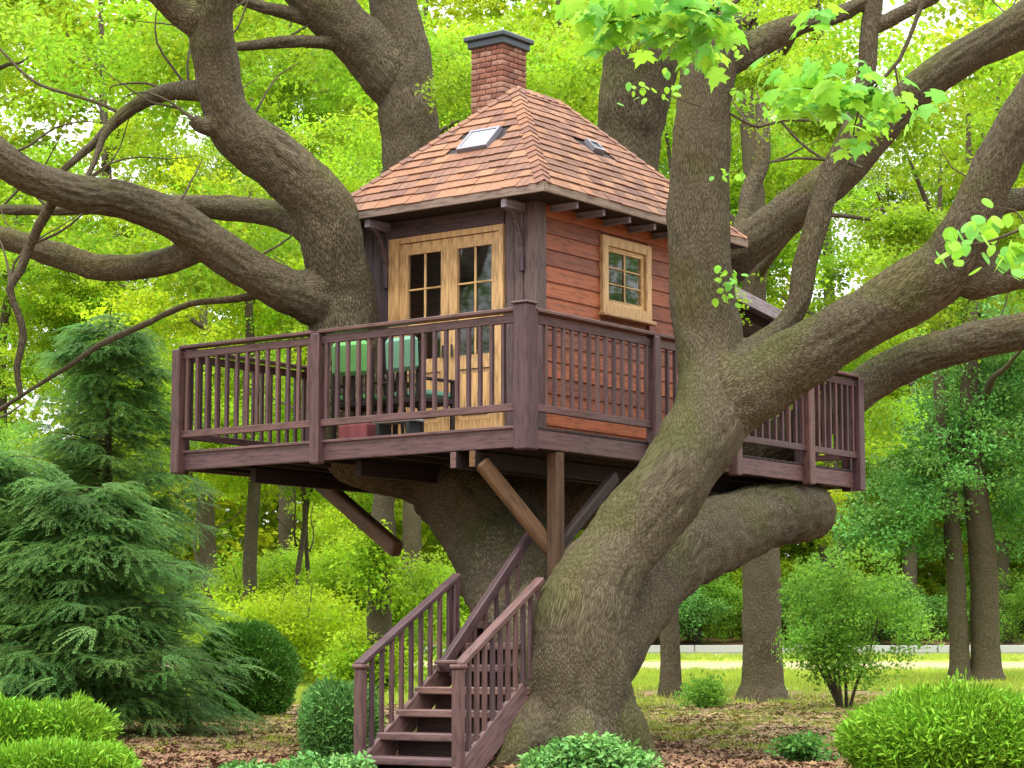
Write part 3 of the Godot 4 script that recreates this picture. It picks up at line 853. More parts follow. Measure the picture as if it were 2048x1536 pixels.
func conifer(called: String, label: String, x: float, depth: float, h: float, spread: float, tiers: int, per: int, sd: int, group := "") -> Node3D:
	rng.seed = sd
	var base := Vector3(x, ground_y(x, -depth), -depth)
	var t := thing(called, label, "conifer", base, 0.0, group)
	put(t, "trunk", tube([Vector4(0, -0.1, 0, h * 0.022), Vector4(0.02, h * 0.4, 0, h * 0.014), Vector4(0, h * 0.8, 0, h * 0.006), Vector4(0, h, 0, 0.01)], 0.05, [], 0.3, 0.0, 14), mats.bark)
	var places := []
	var tints := PackedColorArray()
	for i in tiers:
		var f := (i + rng.randf()) / tiers
		var wide := spread * (0.25 + 0.75 * pow(1.0 - f, 0.8))
		var reach := wide * rng.randf_range(0.55, 1.2) + 0.08
		var a := rng.randf() * TAU
		var out := Vector3(cos(a), 0, sin(a))
		var y0 := 0.1 + f * h * 0.95 + rng.randf_range(-0.12, 0.12)
		var lift := rng.randf_range(-0.05, 0.28)
		if i % 4 == 0:
			put(t, "branch", tube([Vector4(0, y0, 0, 0.02), Vector4(out.x * reach * 0.5, y0 + lift * reach * 0.5, out.z * reach * 0.5, 0.012), Vector4(out.x * reach, y0 + lift * reach - 0.12 * reach, out.z * reach, 0.004)], 0.04, [], 0.0, 0.0, 6), mats.bark)
		for k in per:
			var s := pow(rng.randf(), 0.7)
			var across := Vector3(-out.z, 0, out.x) * rng.randfn() * 0.22 * (0.25 + s) * reach
			var p := Vector3(0, y0 + lift * s * reach - 0.14 * s * s * reach + rng.randfn() * 0.05, 0) + out * (reach * s) + across
			var yaw := atan2(out.z, out.x) + rng.randf_range(-0.8, 0.8)
			var bs := Basis.from_euler(Vector3(rng.randf_range(-0.15, 0.3), PI / 2.0 - yaw, rng.randf_range(-0.3, 0.3)))
			places.append(Transform3D(bs.scaled(Vector3.ONE * rng.randf_range(0.5, 1.05)), p))
			var g := rng.randf_range(0.7, 1.3) * (1.0 + 0.35 * patch.get_noise_3dv((p + base) * 30.0))
			tints.append(Color(g * rng.randf_range(0.85, 1.2), g, g * rng.randf_range(0.8, 1.1)))
	scatter(t, "foliage", shapes.feather, mats.hemlock, places, tints)
	return t

func build_wood() -> void:
	# trees whose trunks the picture shows
	forest_tree("forest_tree", "slim dark trunked tree just right of the big oak", 2.76, 40.0, 11.0, 0.17, "mid", "broad_a", [[2.6, 8.0, 41, 2.4, 2.5, 2.4, 260], [3.4, 5.2, 42, 1.6, 1.2, 1.6, 90]], 501, "forest trees behind the oak")
	forest_tree("forest_tree", "stout grey trunked tree standing behind the low shrub on mulch", 4.26, 39.0, 14.0, 0.33, "spring", "broad_b", [[4.4, 8.4, 41, 3.0, 2.6, 2.6, 330], [6.4, 6.2, 42, 2.0, 1.5, 2.0, 140], [3.6, 11.5, 41, 2.6, 2.2, 2.4, 240]], 502, "forest trees behind the oak")
	forest_tree("forest_tree", "left dark trunk of the close pair at the right edge", 9.38, 48.0, 12.0, 0.2, "deep", "broad_a", [[9.6, 5.2, 48.5, 2.6, 1.6, 2.2, 260], [8.2, 3.9, 48, 1.4, 0.7, 1.4, 70]], 503, "forest trees behind the oak", -0.2)
	forest_tree("forest_tree", "right dark trunk of the close pair at the right edge", 9.95, 48.1, 13.0, 0.3, "deep", "broad_c", [[10.6, 7.2, 49, 2.8, 1.8, 2.2, 260], [11.4, 4.2, 48, 1.6, 1.0, 1.6, 110]], 504, "forest trees behind the oak")
	forest_tree("forest_tree", "grey trunk left of the hanging brace below the deck", -5.75, 50.0, 14.0, 0.16, "yellow", "broad_b", [[-6.4, 9.5, 51, 3.2, 3.0, 2.6, 380], [-5.0, 6.0, 51, 2.2, 1.6, 2.0, 170]], 505, "forest trees behind the oak")
	forest_tree("forest_tree", "broad ivy grown trunk seen just under the hanging brace end", -2.43, 42.0, 13.0, 0.23, "spring", "broad_a", [[-2.45, 2.9, 41.7, 0.5, 0.9, 0.3, 34], [-2.5, 1.0, 41.7, 0.8, 0.8, 0.3, 44], [-2.6, 9.6, 44, 2.8, 2.6, 2.4, 330], [-3.8, 6.2, 44, 1.8, 1.4, 1.8, 130]], 506, "forest trees behind the oak")
	forest_tree("forest_tree", "thin sapling trunk left of its thinner twin below the deck", -4.9, 51.0, 9.0, 0.075, "yellow", "broad_c", [[-4.9, 7.0, 51, 1.6, 1.8, 1.6, 130]], 507, "thin saplings below the deck", 0.15, 4)
	forest_tree("forest_tree", "thinnest straight sapling trunk between the sapling and the brace", -4.55, 51.5, 9.0, 0.06, "spring", "broad_c", [[-4.3, 7.4, 52, 1.6, 1.8, 1.6, 130]], 508, "thin saplings below the deck", -0.1, 4)
	forest_tree("forest_tree", "thin leaning sapling beside the feathery dark conifer", -6.0, 49.0, 7.0, 0.06, "spring", "broad_c", [[-6.8, 6.0, 49, 1.4, 1.2, 1.4, 100]], 509, "thin saplings below the deck", -1.6, 4)
	# crowns that fill the wood behind
	var far := [
		["tall pale yellow green tree at the far left top corner", -14.2, 60, 20, "spring", 15.2, 4.2, 4.6], ["yellow leaved tree behind the long left limb", -10.0, 56, 19, "yellow", 11.0, 3.6, 5.0],
		["bright green tree behind the upper left fork", -6.2, 63, 21, "spring", 15.5, 3.9, 5.0], ["green tree filling the space left of the chimney", -2.6, 58, 20, "spring", 14.4, 3.4, 5.0],
		["yellow green tree directly behind the chimney", 1.6, 66, 22, "yellow", 15.0, 3.9, 5.6], ["bright tree between the chimney and the vertical limb", 4.6, 58, 19, "spring", 13.2, 3.4, 5.0],
		["yellow crowned tree behind the hanging green leaves", 8.6, 62, 21, "yellow", 15.2, 4.0, 5.2], ["sunlit tree behind the rising right limb", 12.2, 57, 19, "spring", 13.2, 3.6, 5.2],
		["pale tree at the far right top corner", 15.6, 62, 20, "yellow", 15.0, 3.8, 5.0], ["low crowned green tree right of the deck corner", 9.4, 54, 12, "spring", 7.0, 3.2, 2.9],
		["yellow low tree just right of the deck end", 7.2, 50, 10, "yellow", 5.4, 2.2, 2.2], ["broad mid green tree at the right edge below the limb", 13.6, 56, 11, "mid", 6.4, 3.2, 2.8],
		["bright low tree behind the left railing", -7.2, 54, 12, "yellow", 7.2, 3.2, 2.8], ["green low tree at the left edge above the conifer", -12.4, 54, 13, "spring", 8.2, 3.2, 3.2],
		["dark green tree low at the left edge", -12.0, 48, 9, "mid", 4.6, 2.4, 2.2], ["fresh green tree seen through the deck railing", -3.2, 60, 13, "spring", 6.8, 3.2, 3.0],
	]
	var i := 0
	for k in far:
		rng.seed = 700 + i
		var x: float = k[1]
		var d: float = k[2]
		var y: float = k[5]
		var w: float = k[6]
		var h: float = k[7]
		x *= 1.3
		d *= 1.3
		y *= 1.3
		w *= 1.3
		h *= 1.3
		if x > 1.0 and d < 86.0:
			x *= 86.0 / d
			d = 86.0
		var blobs := []
		for q in 7:
			var a := rng.randf() * TAU
			var e := rng.randf_range(0.25, 0.62)
			blobs.append([x + cos(a) * w * e, y + rng.randf_range(-0.62, 0.6) * h, d + sin(a) * 2.0, w * rng.randf_range(0.42, 0.62), h * rng.randf_range(0.22, 0.4), 2.2, int(w * h * 5.6)])
		forest_tree("forest_tree", k[0], x, d, k[3] * 1.3, 0.22 + 0.005 * k[3], k[4], ["broad_a", "broad_b", "broad_c"][i % 3], blobs, 800 + i, "forest trees behind the oak", rng.randf_range(-0.6, 0.6))
		i += 1
	# understorey
	var under := [
		["bright yellow green bush left of the stair under the deck", -4.4, 46, 2.0, 1.7, 1.8, "yellow", 300], ["fresh green bush behind the left stair handrail", -2.6, 50, 1.9, 2.0, 1.8, "spring", 300],
		["pale green undergrowth bush between the thin saplings", -6.4, 55, 2.4, 2.2, 2.0, "spring", 320], ["bright bush behind the dark left stem below the deck", -1.2, 58, 2.0, 2.2, 1.8, "spring", 260],
		["round bush beneath the hanging brace", -3.7, 58, 2.0, 2.8, 1.8, "yellow", 300],
		["mid green bush under the cut limb stub", 6.8, 86, 2.6, 2.6, 2.0, "mid", 330], ["green bush left of the slim dark trunk", 4.0, 88, 1.8, 2.6, 1.8, "spring", 250], ["dark green bank of bushes behind the white wall", 4.4, 84.5, 4.2, 2.2, 1.6, "deep", 420],
		["leafy bush behind the loose shrub right of the stout trunk", 10.8, 87, 2.6, 3.0, 2.0, "spring", 380], ["yellow bush left of the close dark trunks", 13.2, 88, 2.2, 2.4, 2.0, "yellow", 260], ["bluish green bush at the right edge under the pair of trunks", 18.6, 86, 2.4, 2.6, 2.0, "mid", 320],
		["dark green bank of bushes at the far right behind the wall", 13.4, 85.0, 4.6, 2.2, 1.6, "deep", 420], ["light bush at the left edge above the hedge", -9.6, 50, 2.2, 2.6, 2.0, "spring", 300], ["dark bush far behind the left conifer", -12.2, 58, 2.6, 2.8, 2.0, "mid", 300],
	]
	i = 0
	for k in under:
		rng.seed = 900 + i
		var blobs := []
		for q in 5:
			blobs.append([rng.randf_range(-0.55, 0.55) * k[3], k[4] * rng.randf_range(0.4, 1.15), rng.randf_range(-0.5, 0.5) * k[5], k[3] * rng.randf_range(0.5, 0.7), k[4] * rng.randf_range(0.4, 0.6), k[5] * 0.6, int(k[7] / 5.0)])
		shrub("woodland_bush", k[0], "bush", k[1], k[2], blobs, k[6], ["broad_c", "broad_a"][i % 2], 950 + i, 4, k[4] * 1.3, "bushes of the undergrowth behind the oak")
		i += 1
	# trees beside the view, mirrored in the panes of the door and the window
	forest_tree("forest_tree", "leafy tree left of the view mirrored in the door panes", -15.0, 19.0, 12.0, 0.25, "mid", "broad_b", [[-15, 5.5, 19, 3.0, 3.0, 3.5, 260], [-14.5, 9.0, 18, 2.6, 2.0, 3.0, 150]], 520, "trees beside the view")
	forest_tree("forest_tree", "leafy tree right of the view mirrored in the window", 17.0, 30.0, 12.0, 0.25, "mid", "broad_b", [[17, 5.5, 30, 3.0, 3.0, 3.5, 260], [16.5, 9.0, 29.5, 2.6, 2.0, 3.0, 150]], 521, "trees beside the view")
	# the far wood that reads as one mass
	rng.seed = 77
	var places := []
	var tints := PackedColorArray()
	for n in 15000:
		var d := rng.randf_range(88.0, 125.0)
		var x := rng.randf_range(-0.43, 0.43) * d
		var y := ground_y(x, -d) + pow(rng.randf(), 1.15) * 30.0
		var gap := patch.get_noise_3d(x * 3.2, y * 3.2, 0.0)
		if y > 10.0 and gap < 0.0:
			continue
		places.append(Transform3D(Basis.from_euler(Vector3(rng.randfn() * 0.3, rng.randf() * TAU, rng.randfn() * 0.3)).scaled(Vector3.ONE * rng.randf_range(0.9, 1.6)), Vector3(x, y, -d)))
		var f := rng.randf_range(0.7, 1.25)
		tints.append(Color(f * rng.randf_range(1.0, 1.6), f * 1.1, f))
	var o := scatter(self, "distant_woods", shapes.far, mats.spring, places, tints)
	tag(o, "hazy yellow green mass of woods far beyond the road", "woods")

func build_garden() -> void:
	conifer("hemlock", "large feathery dark green hemlock filling the lower left", -5.35, 28.4, 3.1, 1.9, 190, 13, 301)
	conifer("hemlock", "tall feathery hemlock rising behind the large lower left one", -5.9, 33.0, 5.9, 1.9, 190, 12, 302)
	conifer("hemlock", "hemlock cut by the left picture edge beside the clipped hedges", -6.7, 29.0, 3.6, 1.9, 150, 12, 303)
	hedge("round_yew", "dense rounded dark green yew right of the feathery hemlock", -3.95, 34.0, Vector3(0.68, 0.66, 0.6), 1700, "dark_yew", 311, "", 0.85)
	hedge("clipped_hedge", "small clipped green hedge against the left side of the stair", -1.80, 24.2, Vector3(0.28, 0.32, 0.34), 1000, "ivy", 312, "", 0.12)
	hedge("clipped_hedge", "upper of two flat topped bright hedges at lower left", -4.97, 22.6, Vector3(0.88, 0.28, 0.5), 2000, "yew", 313, "clipped hedges at the lower left", 0.15)
	hedge("clipped_hedge", "lower nearest of two flat topped bright hedges at lower left", -4.22, 20.4, Vector3(0.78, 0.135, 0.45), 1700, "yew", 314, "clipped hedges at the lower left", 0.18)
	hedge("mounded_shrub", "big bright green mounded shrub in the lower right corner", 4.10, 21.0, Vector3(0.98, 0.38, 0.8), 2800, "yew", 315, "", 0.9)
	shrub("loose_shrub", "tall loose shrub with bare stems right of the stout grey trunk", "shrub", 5.23, 36.0, [[0.1, 1.7, 0, 1.0, 0.8, 0.8, 130], [-0.4, 1.1, 0, 0.6, 0.5, 0.6, 60], [0.8, 1.2, 0, 0.7, 0.5, 0.6, 60], [0.2, 0.7, 0, 0.7, 0.35, 0.5, 30]], "mid", "small", 321, 7, 1.7, "", 1.0)
	shrub("low_shrub", "small round shrub on the mulch before the two forest trunks", "shrub", 3.05, 36.2, [[0, 0.22, 0, 0.36, 0.2, 0.3, 46]], "mid", "small", 322, 3, 0.3, "", 0.8)
	shrub("low_shrub", "thin low plant left of the mounded shrub on the mulch", "shrub", 3.0, 23.6, [[0, 0.16, 0, 0.26, 0.14, 0.2, 30]], "deep", "ground_leaf", 323, 3, 0.22, "", 0.9)
	shrub("ground_cover", "small leaved evergreen plant at the foot of the oak", "plant", 0.68, 20.2, [[0, 0.16, 0, 0.5, 0.2, 0.4, 190], [-0.25, 0.1, 0, 0.3, 0.14, 0.3, 60], [0.3, 0.1, 0, 0.3, 0.15, 0.3, 60]], "ivy", "ground_leaf", 324, 3, 0.2, "", 0.9)
	shrub("ground_cover", "pale leaved ground cover left of the stair foot", "plant", -2.05, 20.9, [[0, 0.05, 0, 0.75, 0.11, 0.5, 190], [0.35, 0.12, -0.2, 0.35, 0.14, 0.3, 80]], "ivy", "ground_leaf", 325, 3, 0.12, "", 0.9)

# ---------------------------------------------------------------- the treehouse on its own axes
func at_uv(u: float, y: float, v: float) -> Vector3:
	return CORNER + Vector3(0.6 * u - 0.8 * v, y, -0.8 * u - 0.6 * v)

var org := Vector3.ZERO
func root_uv(called: String, label: String, category: String, u: float, y: float, v: float, group := "") -> Node3D:
	org = Vector3(u, y, v)
	return thing(called, label, category, at_uv(u, y, v), TURN, group)

func P(u: float, y: float, v: float) -> Vector3:
	return Vector3(u - org.x, y - org.y, -(v - org.z))

func blk(b: MB, u0: float, u1: float, y0: float, y1: float, v0: float, v1: float) -> void:
	b.box(P(u0, y0, v1), P(u1, y1, v0))

const HU := 1.5
const HV := 0.972
const HU2 := 4.75
const HV2 := 3.372
const EAVE := 5.98

func build_deck() -> void:
	var d := root_uv("timber_deck", "raised purple brown timber deck held in the oak", "deck", 0, 3.16, 0)
	# fascia boards
	bar(d, "fascia", P(0.05, 3.27, 0.0), P(0.05, 3.27, 4.8), 0.21, 0.045, mats.fascia[1])
	bar(d, "fascia", P(0.073, 3.27, 0.05), P(6.81, 3.27, 0.05), 0.21, 0.045, mats.fascia[2])
	bar(d, "fascia", P(0.073, 3.27, 4.75), P(6.81, 3.27, 4.75), 0.21, 0.045, mats.fascia[0])
	bar(d, "fascia", P(6.78, 3.27, 0.073), P(6.78, 3.27, 4.727), 0.21, 0.045, mats.fascia[3])
	# floor boards: all but the front one coloured dark for the underside shade
	var u := 0.0
	while u < 6.74:
		bar(d, "plank", P(u + 0.07, 3.363, 0.02), P(u + 0.07, 3.363, 4.78), 0.03, 0.135, pick(mats.dark) if u > 0.1 else mats.fascia[2])
		u += 0.142
	# joists, beams: shade under the deck is painted into their dark colour
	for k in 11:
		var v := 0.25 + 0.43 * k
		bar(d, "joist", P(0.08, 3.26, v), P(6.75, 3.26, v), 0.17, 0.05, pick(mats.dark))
	for v in [0.66, 0.90]:
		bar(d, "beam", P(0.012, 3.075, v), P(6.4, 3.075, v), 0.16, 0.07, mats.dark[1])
		bar(d, "beam_end", P(0.0, 3.075, v), P(0.013, 3.075, v), 0.16, 0.072, mats.fascia[3] if v > 0.8 else mats.brace[3])  # thin tip in the lit wood tone, before the darkened beam
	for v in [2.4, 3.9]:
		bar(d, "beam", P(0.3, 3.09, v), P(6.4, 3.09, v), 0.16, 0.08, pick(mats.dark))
	# braces: the front one, the post in the fork with its two arms, the hanging one at the left
	bar(d, "brace", P(0.10, 3.05, 0.62), P(0.72, 2.10, 0.12), 0.15, 0.12, mats.brace[2], Vector3.UP, 0.02)
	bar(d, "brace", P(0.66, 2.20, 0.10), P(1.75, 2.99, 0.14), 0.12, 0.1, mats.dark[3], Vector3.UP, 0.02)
	bar(d, "post", P(0.64, 1.55, 0.10), P(0.64, 3.16, 0.10), 0.14, 0.14, mats.brace[0], Vector3.RIGHT, 0.02)
	bar(d, "brace", P(2.06, 3.15, 4.50), P(1.58, 2.30, 2.92), 0.17, 0.14, mats.brace[1], Vector3.UP, 0.02)

func rail_run(r: Node3D, a: Vector2, b: Vector2, posts: Array, out: Vector2, corner_big: bool) -> void:
	var dir := (b - a).normalized()
	var length := a.distance_to(b)
	for i in posts.size():
		var q: Vector2 = a + dir * posts[i]
		var big := corner_big and i == 0
		var s := 0.17 if big else 0.125
		var top := 4.56 if big else 4.50
		q += out * 0.01
		bar(r, "post", P(q.x, 3.13, q.y), P(q.x, top, q.y), s, s, mats.rail[i % 4], Vector3.RIGHT, 0.012)
		if big:
			bar(r, "post_cap", P(q.x, top, q.y), P(q.x, top + 0.025, q.y), s + 0.03, s + 0.03, mats.rail[1], Vector3.RIGHT, 0.008)
	for i in posts.size() - 1:
		var p: Vector2 = a + dir * (posts[i] + 0.05)
		var q: Vector2 = a + dir * (posts[i + 1] - 0.05)
		bar(r, "handrail", P(p.x, 4.515, p.y), P(q.x, 4.515, q.y), 0.035, 0.15, mats.rail[3 - i % 2])
		bar(r, "upper_rail", P(p.x, 4.43, p.y), P(q.x, 4.43, q.y), 0.085, 0.045, mats.rail[(i + 1) % 4])
		bar(r, "bottom_rail", P(p.x, 3.555, p.y), P(q.x, 3.555, q.y), 0.075, 0.05, mats.rail[(i + 2) % 4])
		var n := int(round((p.distance_to(q) - 0.05) / 0.142))
		for k in n:
			var t: Vector2 = p.lerp(q, (k + 0.5) / n)
			bar(r, "baluster", P(t.x, 3.585, t.y), P(t.x, 4.39, t.y), 0.040, 0.040, mats.rail[rng.randi() % 4], Vector3.RIGHT, 0.004)

func build_railings() -> void:
	var r := root_uv("deck_railing", "front deck railing before the doors with a thick corner post", "railing", 0, 3.38, 0, "deck railings")
	rail_run(r, Vector2(0, 0), Vector2(0, 4.8), [0.0, 2.70, 4.74], Vector2(-1, 0), true)
	r = root_uv("deck_railing", "right deck railing running back along the red siding", "railing", 0, 3.38, 0, "deck railings")
	rail_run(r, Vector2(0.0, 0), Vector2(6.81, 0), [0.06, 2.26, 3.9, 5.54, 6.76], Vector2(0, -1), false)
	r = root_uv("deck_railing", "left deck railing seen through the front balusters", "railing", 0, 3.38, 4.8, "deck railings")
	rail_run(r, Vector2(0.02, 4.8), Vector2(6.81, 4.8), [0.1, 2.2, 4.4, 6.7], Vector2(0, 1), false)
	r = root_uv("deck_railing", "back deck railing closing the far end of the deck", "railing", 6.81, 3.38, 0, "deck railings")
	rail_run(r, Vector2(6.81, 0.05), Vector2(6.81, 4.8), [0.12, 2.4, 4.65], Vector2(1, 0), false)

# ---------------------------------------------------------------- house
func door_leaf(h: Node3D, v0: float, v1: float, handle_side: float) -> void:
	var b := MB.new()
	var u0 := HU - 0.02
	var u1 := HU + 0.03
	var y0 := DECK + 0.06
	var y1 := DECK + 2.30
	var s := 0.11
	blk(b, u0, u1, y0, y1, v0, v0 + s)
	blk(b, u0, u1, y0, y1, v1 - s, v1)
	blk(b, u0 + 0.001, u1 - 0.001, y1 - 0.13, y1 - 0.002, v0 + s, v1 - s)
	blk(b, u0 + 0.001, u1 - 0.001, y0 + 0.002, y0 + 0.22, v0 + s, v1 - s)
	blk(b, u0 + 0.001, u1 - 0.001, y0 + 0.78, y0 + 0.93, v0 + s, v1 - s)
	var leaf := put(h, "door", b.mesh(), mats.door_tall)
	bar(leaf, "panel", P(HU + 0.012, y0 + 0.22, (v0 + v1) / 2.0), P(HU + 0.012, y0 + 0.78, (v0 + v1) / 2.0), v1 - v0 - 2.0 * s, 0.03, mats.door[0], Vector3(0, 0, 1))
	bar(leaf, "raised_panel", P(HU - 0.006, y0 + 0.28, (v0 + v1) / 2.0), P(HU - 0.006, y0 + 0.72, (v0 + v1) / 2.0), v1 - v0 - 2.0 * s - 0.12, 0.016, mats.door[2], Vector3(0, 0, 1), 0.012)
	var gy0 := y0 + 0.93
	var gy1 := y1 - 0.13
	var gv0 := v0 + s
	var gv1 := v1 - s
	for r in 3:
		for c in 2:
			var pa := lerpf(gv0, gv1, c / 2.0)
			var pb := lerpf(gv0, gv1, (c + 1) / 2.0)
			bar(leaf, "pane", P(HU + 0.012, lerpf(gy0, gy1, (r + 0.5) / 3.0), pa), P(HU + 0.012, lerpf(gy0, gy1, (r + 0.5) / 3.0), pb), (gy1 - gy0) / 3.0, 0.005, mats.glass, Vector3.UP, 0.001)
	bar(leaf, "glazing_bar", P(HU + 0.002, gy0, (gv0 + gv1) / 2.0), P(HU + 0.002, gy1, (gv0 + gv1) / 2.0), 0.024, 0.024, mats.door[2], Vector3.RIGHT)
	for r in [1, 2]:
		var y := lerpf(gy0, gy1, r / 3.0)
		bar(leaf, "glazing_bar", P(HU + 0.003, y, gv0), P(HU + 0.003, y, gv1), 0.022, 0.022, mats.door[2])
	var hv := v0 + 0.06 if handle_side < 0.0 else v1 - 0.06
	bar(leaf, "handle", P(HU - 0.05, y0 + 0.92, hv), P(HU - 0.05, y0 + 1.06, hv), 0.02, 0.025, mats.iron, Vector3.RIGHT)

func slope_point(A: Vector3, e: Vector3, s: Vector3, n: Vector3, x: float, d: float, o: float) -> Vector3:
	return A + e * x + s * d + n * o

# a roof face from the eave corner A along e (length L), up s (length S); its sides draw in by ia and ib at the top
func roof_face(roof: Node3D, A: Vector3, e: Vector3, s: Vector3, L: float, S: float, ia: float, ib: float, single: bool, holes: Array) -> void:
	var n := e.cross(s).normalized()
	if n.y < 0.0:
		n = -n
	var rows := 15
	var step := S / rows
	var joined_up := MB.new()
	for r in rows:
		var d0 := step * r - (0.03 if r == 0 else 0.0)
		var d1 := minf(step * (r + 1) + 0.035, S)
		var l0 := ia * maxf(d0, 0.0) / S
		var r0 := L - ib * maxf(d0, 0.0) / S
		var l1 := ia * d1 / S
		var r1 := L - ib * d1 / S
		var x := l0 - rng.randf_range(0.0, 0.12)
		while x < r0 - 0.01:
			var w := rng.randf_range(0.16, 0.26)
			var xa := maxf(x + 0.003, l0)
			var xb := minf(x + w - 0.003, r0)
			x += w
			if xb - xa < 0.012:
				continue
			var skip := false
			for hk in holes:
				if xb > hk[0] and xa < hk[1] and d1 > hk[2] + 0.03 and d0 < hk[3] - 0.03:
					skip = true
			if skip:
				continue
			var ta := clampf(xa, l1, r1)
			var tb := clampf(xb, l1, r1)
			if tb - ta < 0.005:
				tb = ta + 0.005
			var j := rng.randf_range(-0.008, 0.008)
			var o := 0.024 + rng.randf_range(-0.004, 0.006)
			var b := MB.new()
			b.hexa([slope_point(A, e, s, n, xa, d0 + j, o - 0.013), slope_point(A, e, s, n, xb, d0 + j, o - 0.013), slope_point(A, e, s, n, tb, d1, 0.001), slope_point(A, e, s, n, ta, d1, 0.001),
				slope_point(A, e, s, n, xa, d0 + j, o), slope_point(A, e, s, n, xb, d0 + j, o), slope_point(A, e, s, n, tb, d1, 0.007), slope_point(A, e, s, n, ta, d1, 0.007)])
			if single:
				var c := (b.v[0] + b.v[2]) / 2.0
				b.turned(Basis.IDENTITY, -c)
				put(roof, "shingle", b.mesh(), pick(mats.shingle), c)
			else:
				joined_up.add(b, Basis.IDENTITY, Vector3.ZERO)
	if not single:
		var m := put(roof, "shingle_field", joined_up.mesh(), mats.shingle[0])
		m.set_meta("kind", "stuff")

func hip_caps(roof: Node3D, a: Vector3, b: Vector3, na: Vector3, nb: Vector3, called: String) -> void:
	var dir := (b - a).normalized()
	var up := (na + nb).normalized()
	var n := int(a.distance_to(b) / 0.13)
	for i in n:
		var p0 := a + dir * (a.distance_to(b) * i / n)
		var p1 := p0 + dir * 0.17
		var mb := MB.new()
		for q in [na, nb]:
			var side: Vector3 = dir.cross(q)
			if side.dot(up) > 0.0:
				side = -side
			side = side.normalized()
			var w := 0.085
			var lift := 0.034
			var low := 0.018
			mb.hexa([p0 + up * (lift - 0.012), p0 + side * w + q * (lift - 0.014), p1 + side * w + q * (low - 0.01), p1 + up * (low - 0.008),
				p0 + up * (lift + 0.004), p0 + side * w + q * lift, p1 + side * w + q * low, p1 + up * (low + 0.004)])
		mb.turned(Basis.IDENTITY, -p0)
		put(roof, called, mb.mesh(), pick(mats.shingle), p0)

func skylight(roof: Node3D, A: Vector3, e: Vector3, s: Vector3, k: Array, pane: Material) -> void:
	var n := e.cross(s).normalized()
	if n.y < 0.0:
		n = -n
	var b := MB.new()
	var t := 0.035
	for q in [[k[0], k[0] + t, k[2], k[3]], [k[1] - t, k[1], k[2], k[3]], [k[0] + t, k[1] - t, k[2], k[2] + t], [k[0] + t, k[1] - t, k[3] - t, k[3]]]:
		b.hexa([slope_point(A, e, s, n, q[0], q[2], -0.02), slope_point(A, e, s, n, q[1], q[2], -0.02), slope_point(A, e, s, n, q[1], q[3], -0.02), slope_point(A, e, s, n, q[0], q[3], -0.02),
			slope_point(A, e, s, n, q[0], q[2], 0.06), slope_point(A, e, s, n, q[1], q[2], 0.06), slope_point(A, e, s, n, q[1], q[3], 0.06), slope_point(A, e, s, n, q[0], q[3], 0.06)])
	put(roof, "skylight_frame", b.mesh(), mats.lead)
	var p := MB.new()
	p.hexa([slope_point(A, e, s, n, k[0] + t, k[2] + t, 0.02), slope_point(A, e, s, n, k[1] - t, k[2] + t, 0.02), slope_point(A, e, s, n, k[1] - t, k[3] - t, 0.02), slope_point(A, e, s, n, k[0] + t, k[3] - t, 0.02),
		slope_point(A, e, s, n, k[0] + t, k[2] + t, 0.045), slope_point(A, e, s, n, k[1] - t, k[2] + t, 0.045), slope_point(A, e, s, n, k[1] - t, k[3] - t, 0.045), slope_point(A, e, s, n, k[0] + t, k[3] - t, 0.045)])
	put(roof, "skylight_pane", p.mesh(), pane)

func siding(wall: Node3D, along_u: bool, fixed: float, outward: float, a: float, b: float, y0: float, y1: float, hole: Array) -> void:
	var y := y0
	var hgt := 0.172
	while y < y1 - 0.02:
		var t := minf(y + hgt, y1)
		var spans := [[a, b]]
		if hole.size() and t > hole[2] + 0.02 and y < hole[3] - 0.02:
			spans = [[a, hole[0]], [hole[1], b]]
		for s in spans:
			var m := MB.new()
			# a lapped board: thicker at its lower edge
			for q in [[fixed, y + 0.006, t]]:
				var o0 := fixed + outward * 0.034
				var o1 := fixed + outward * 0.016
				var k := []
				for e in [[s[0] + 0.001, y + 0.006], [s[1] - 0.001, y + 0.006], [s[1] - 0.001, t + 0.012], [s[0] + 0.001, t + 0.012]]:
					var back := fixed + outward * 0.002
					k.append(P(e[0], e[1], back) if along_u else P(back, e[1], e[0]))
				for e in [[s[0] + 0.001, y + 0.006, o0], [s[1] - 0.001, y + 0.006, o0], [s[1] - 0.001, t + 0.012, o1], [s[0] + 0.001, t + 0.012, o1]]:
					k.append(P(e[0], e[1], e[2]) if along_u else P(e[2], e[1], e[0]))
				m.hexa(k)
			var c := (m.v[0] + m.v[2]) / 2.0
			m.turned(Basis.IDENTITY, -c)
			if not along_u:
				m.turned(Basis(Vector3.UP, PI / 2.0), Vector3.ZERO)
			put(wall, "siding_board", m.mesh(), pick(mats.siding), c, Basis.IDENTITY if along_u else Basis(Vector3.UP, -PI / 2.0))
		y = t

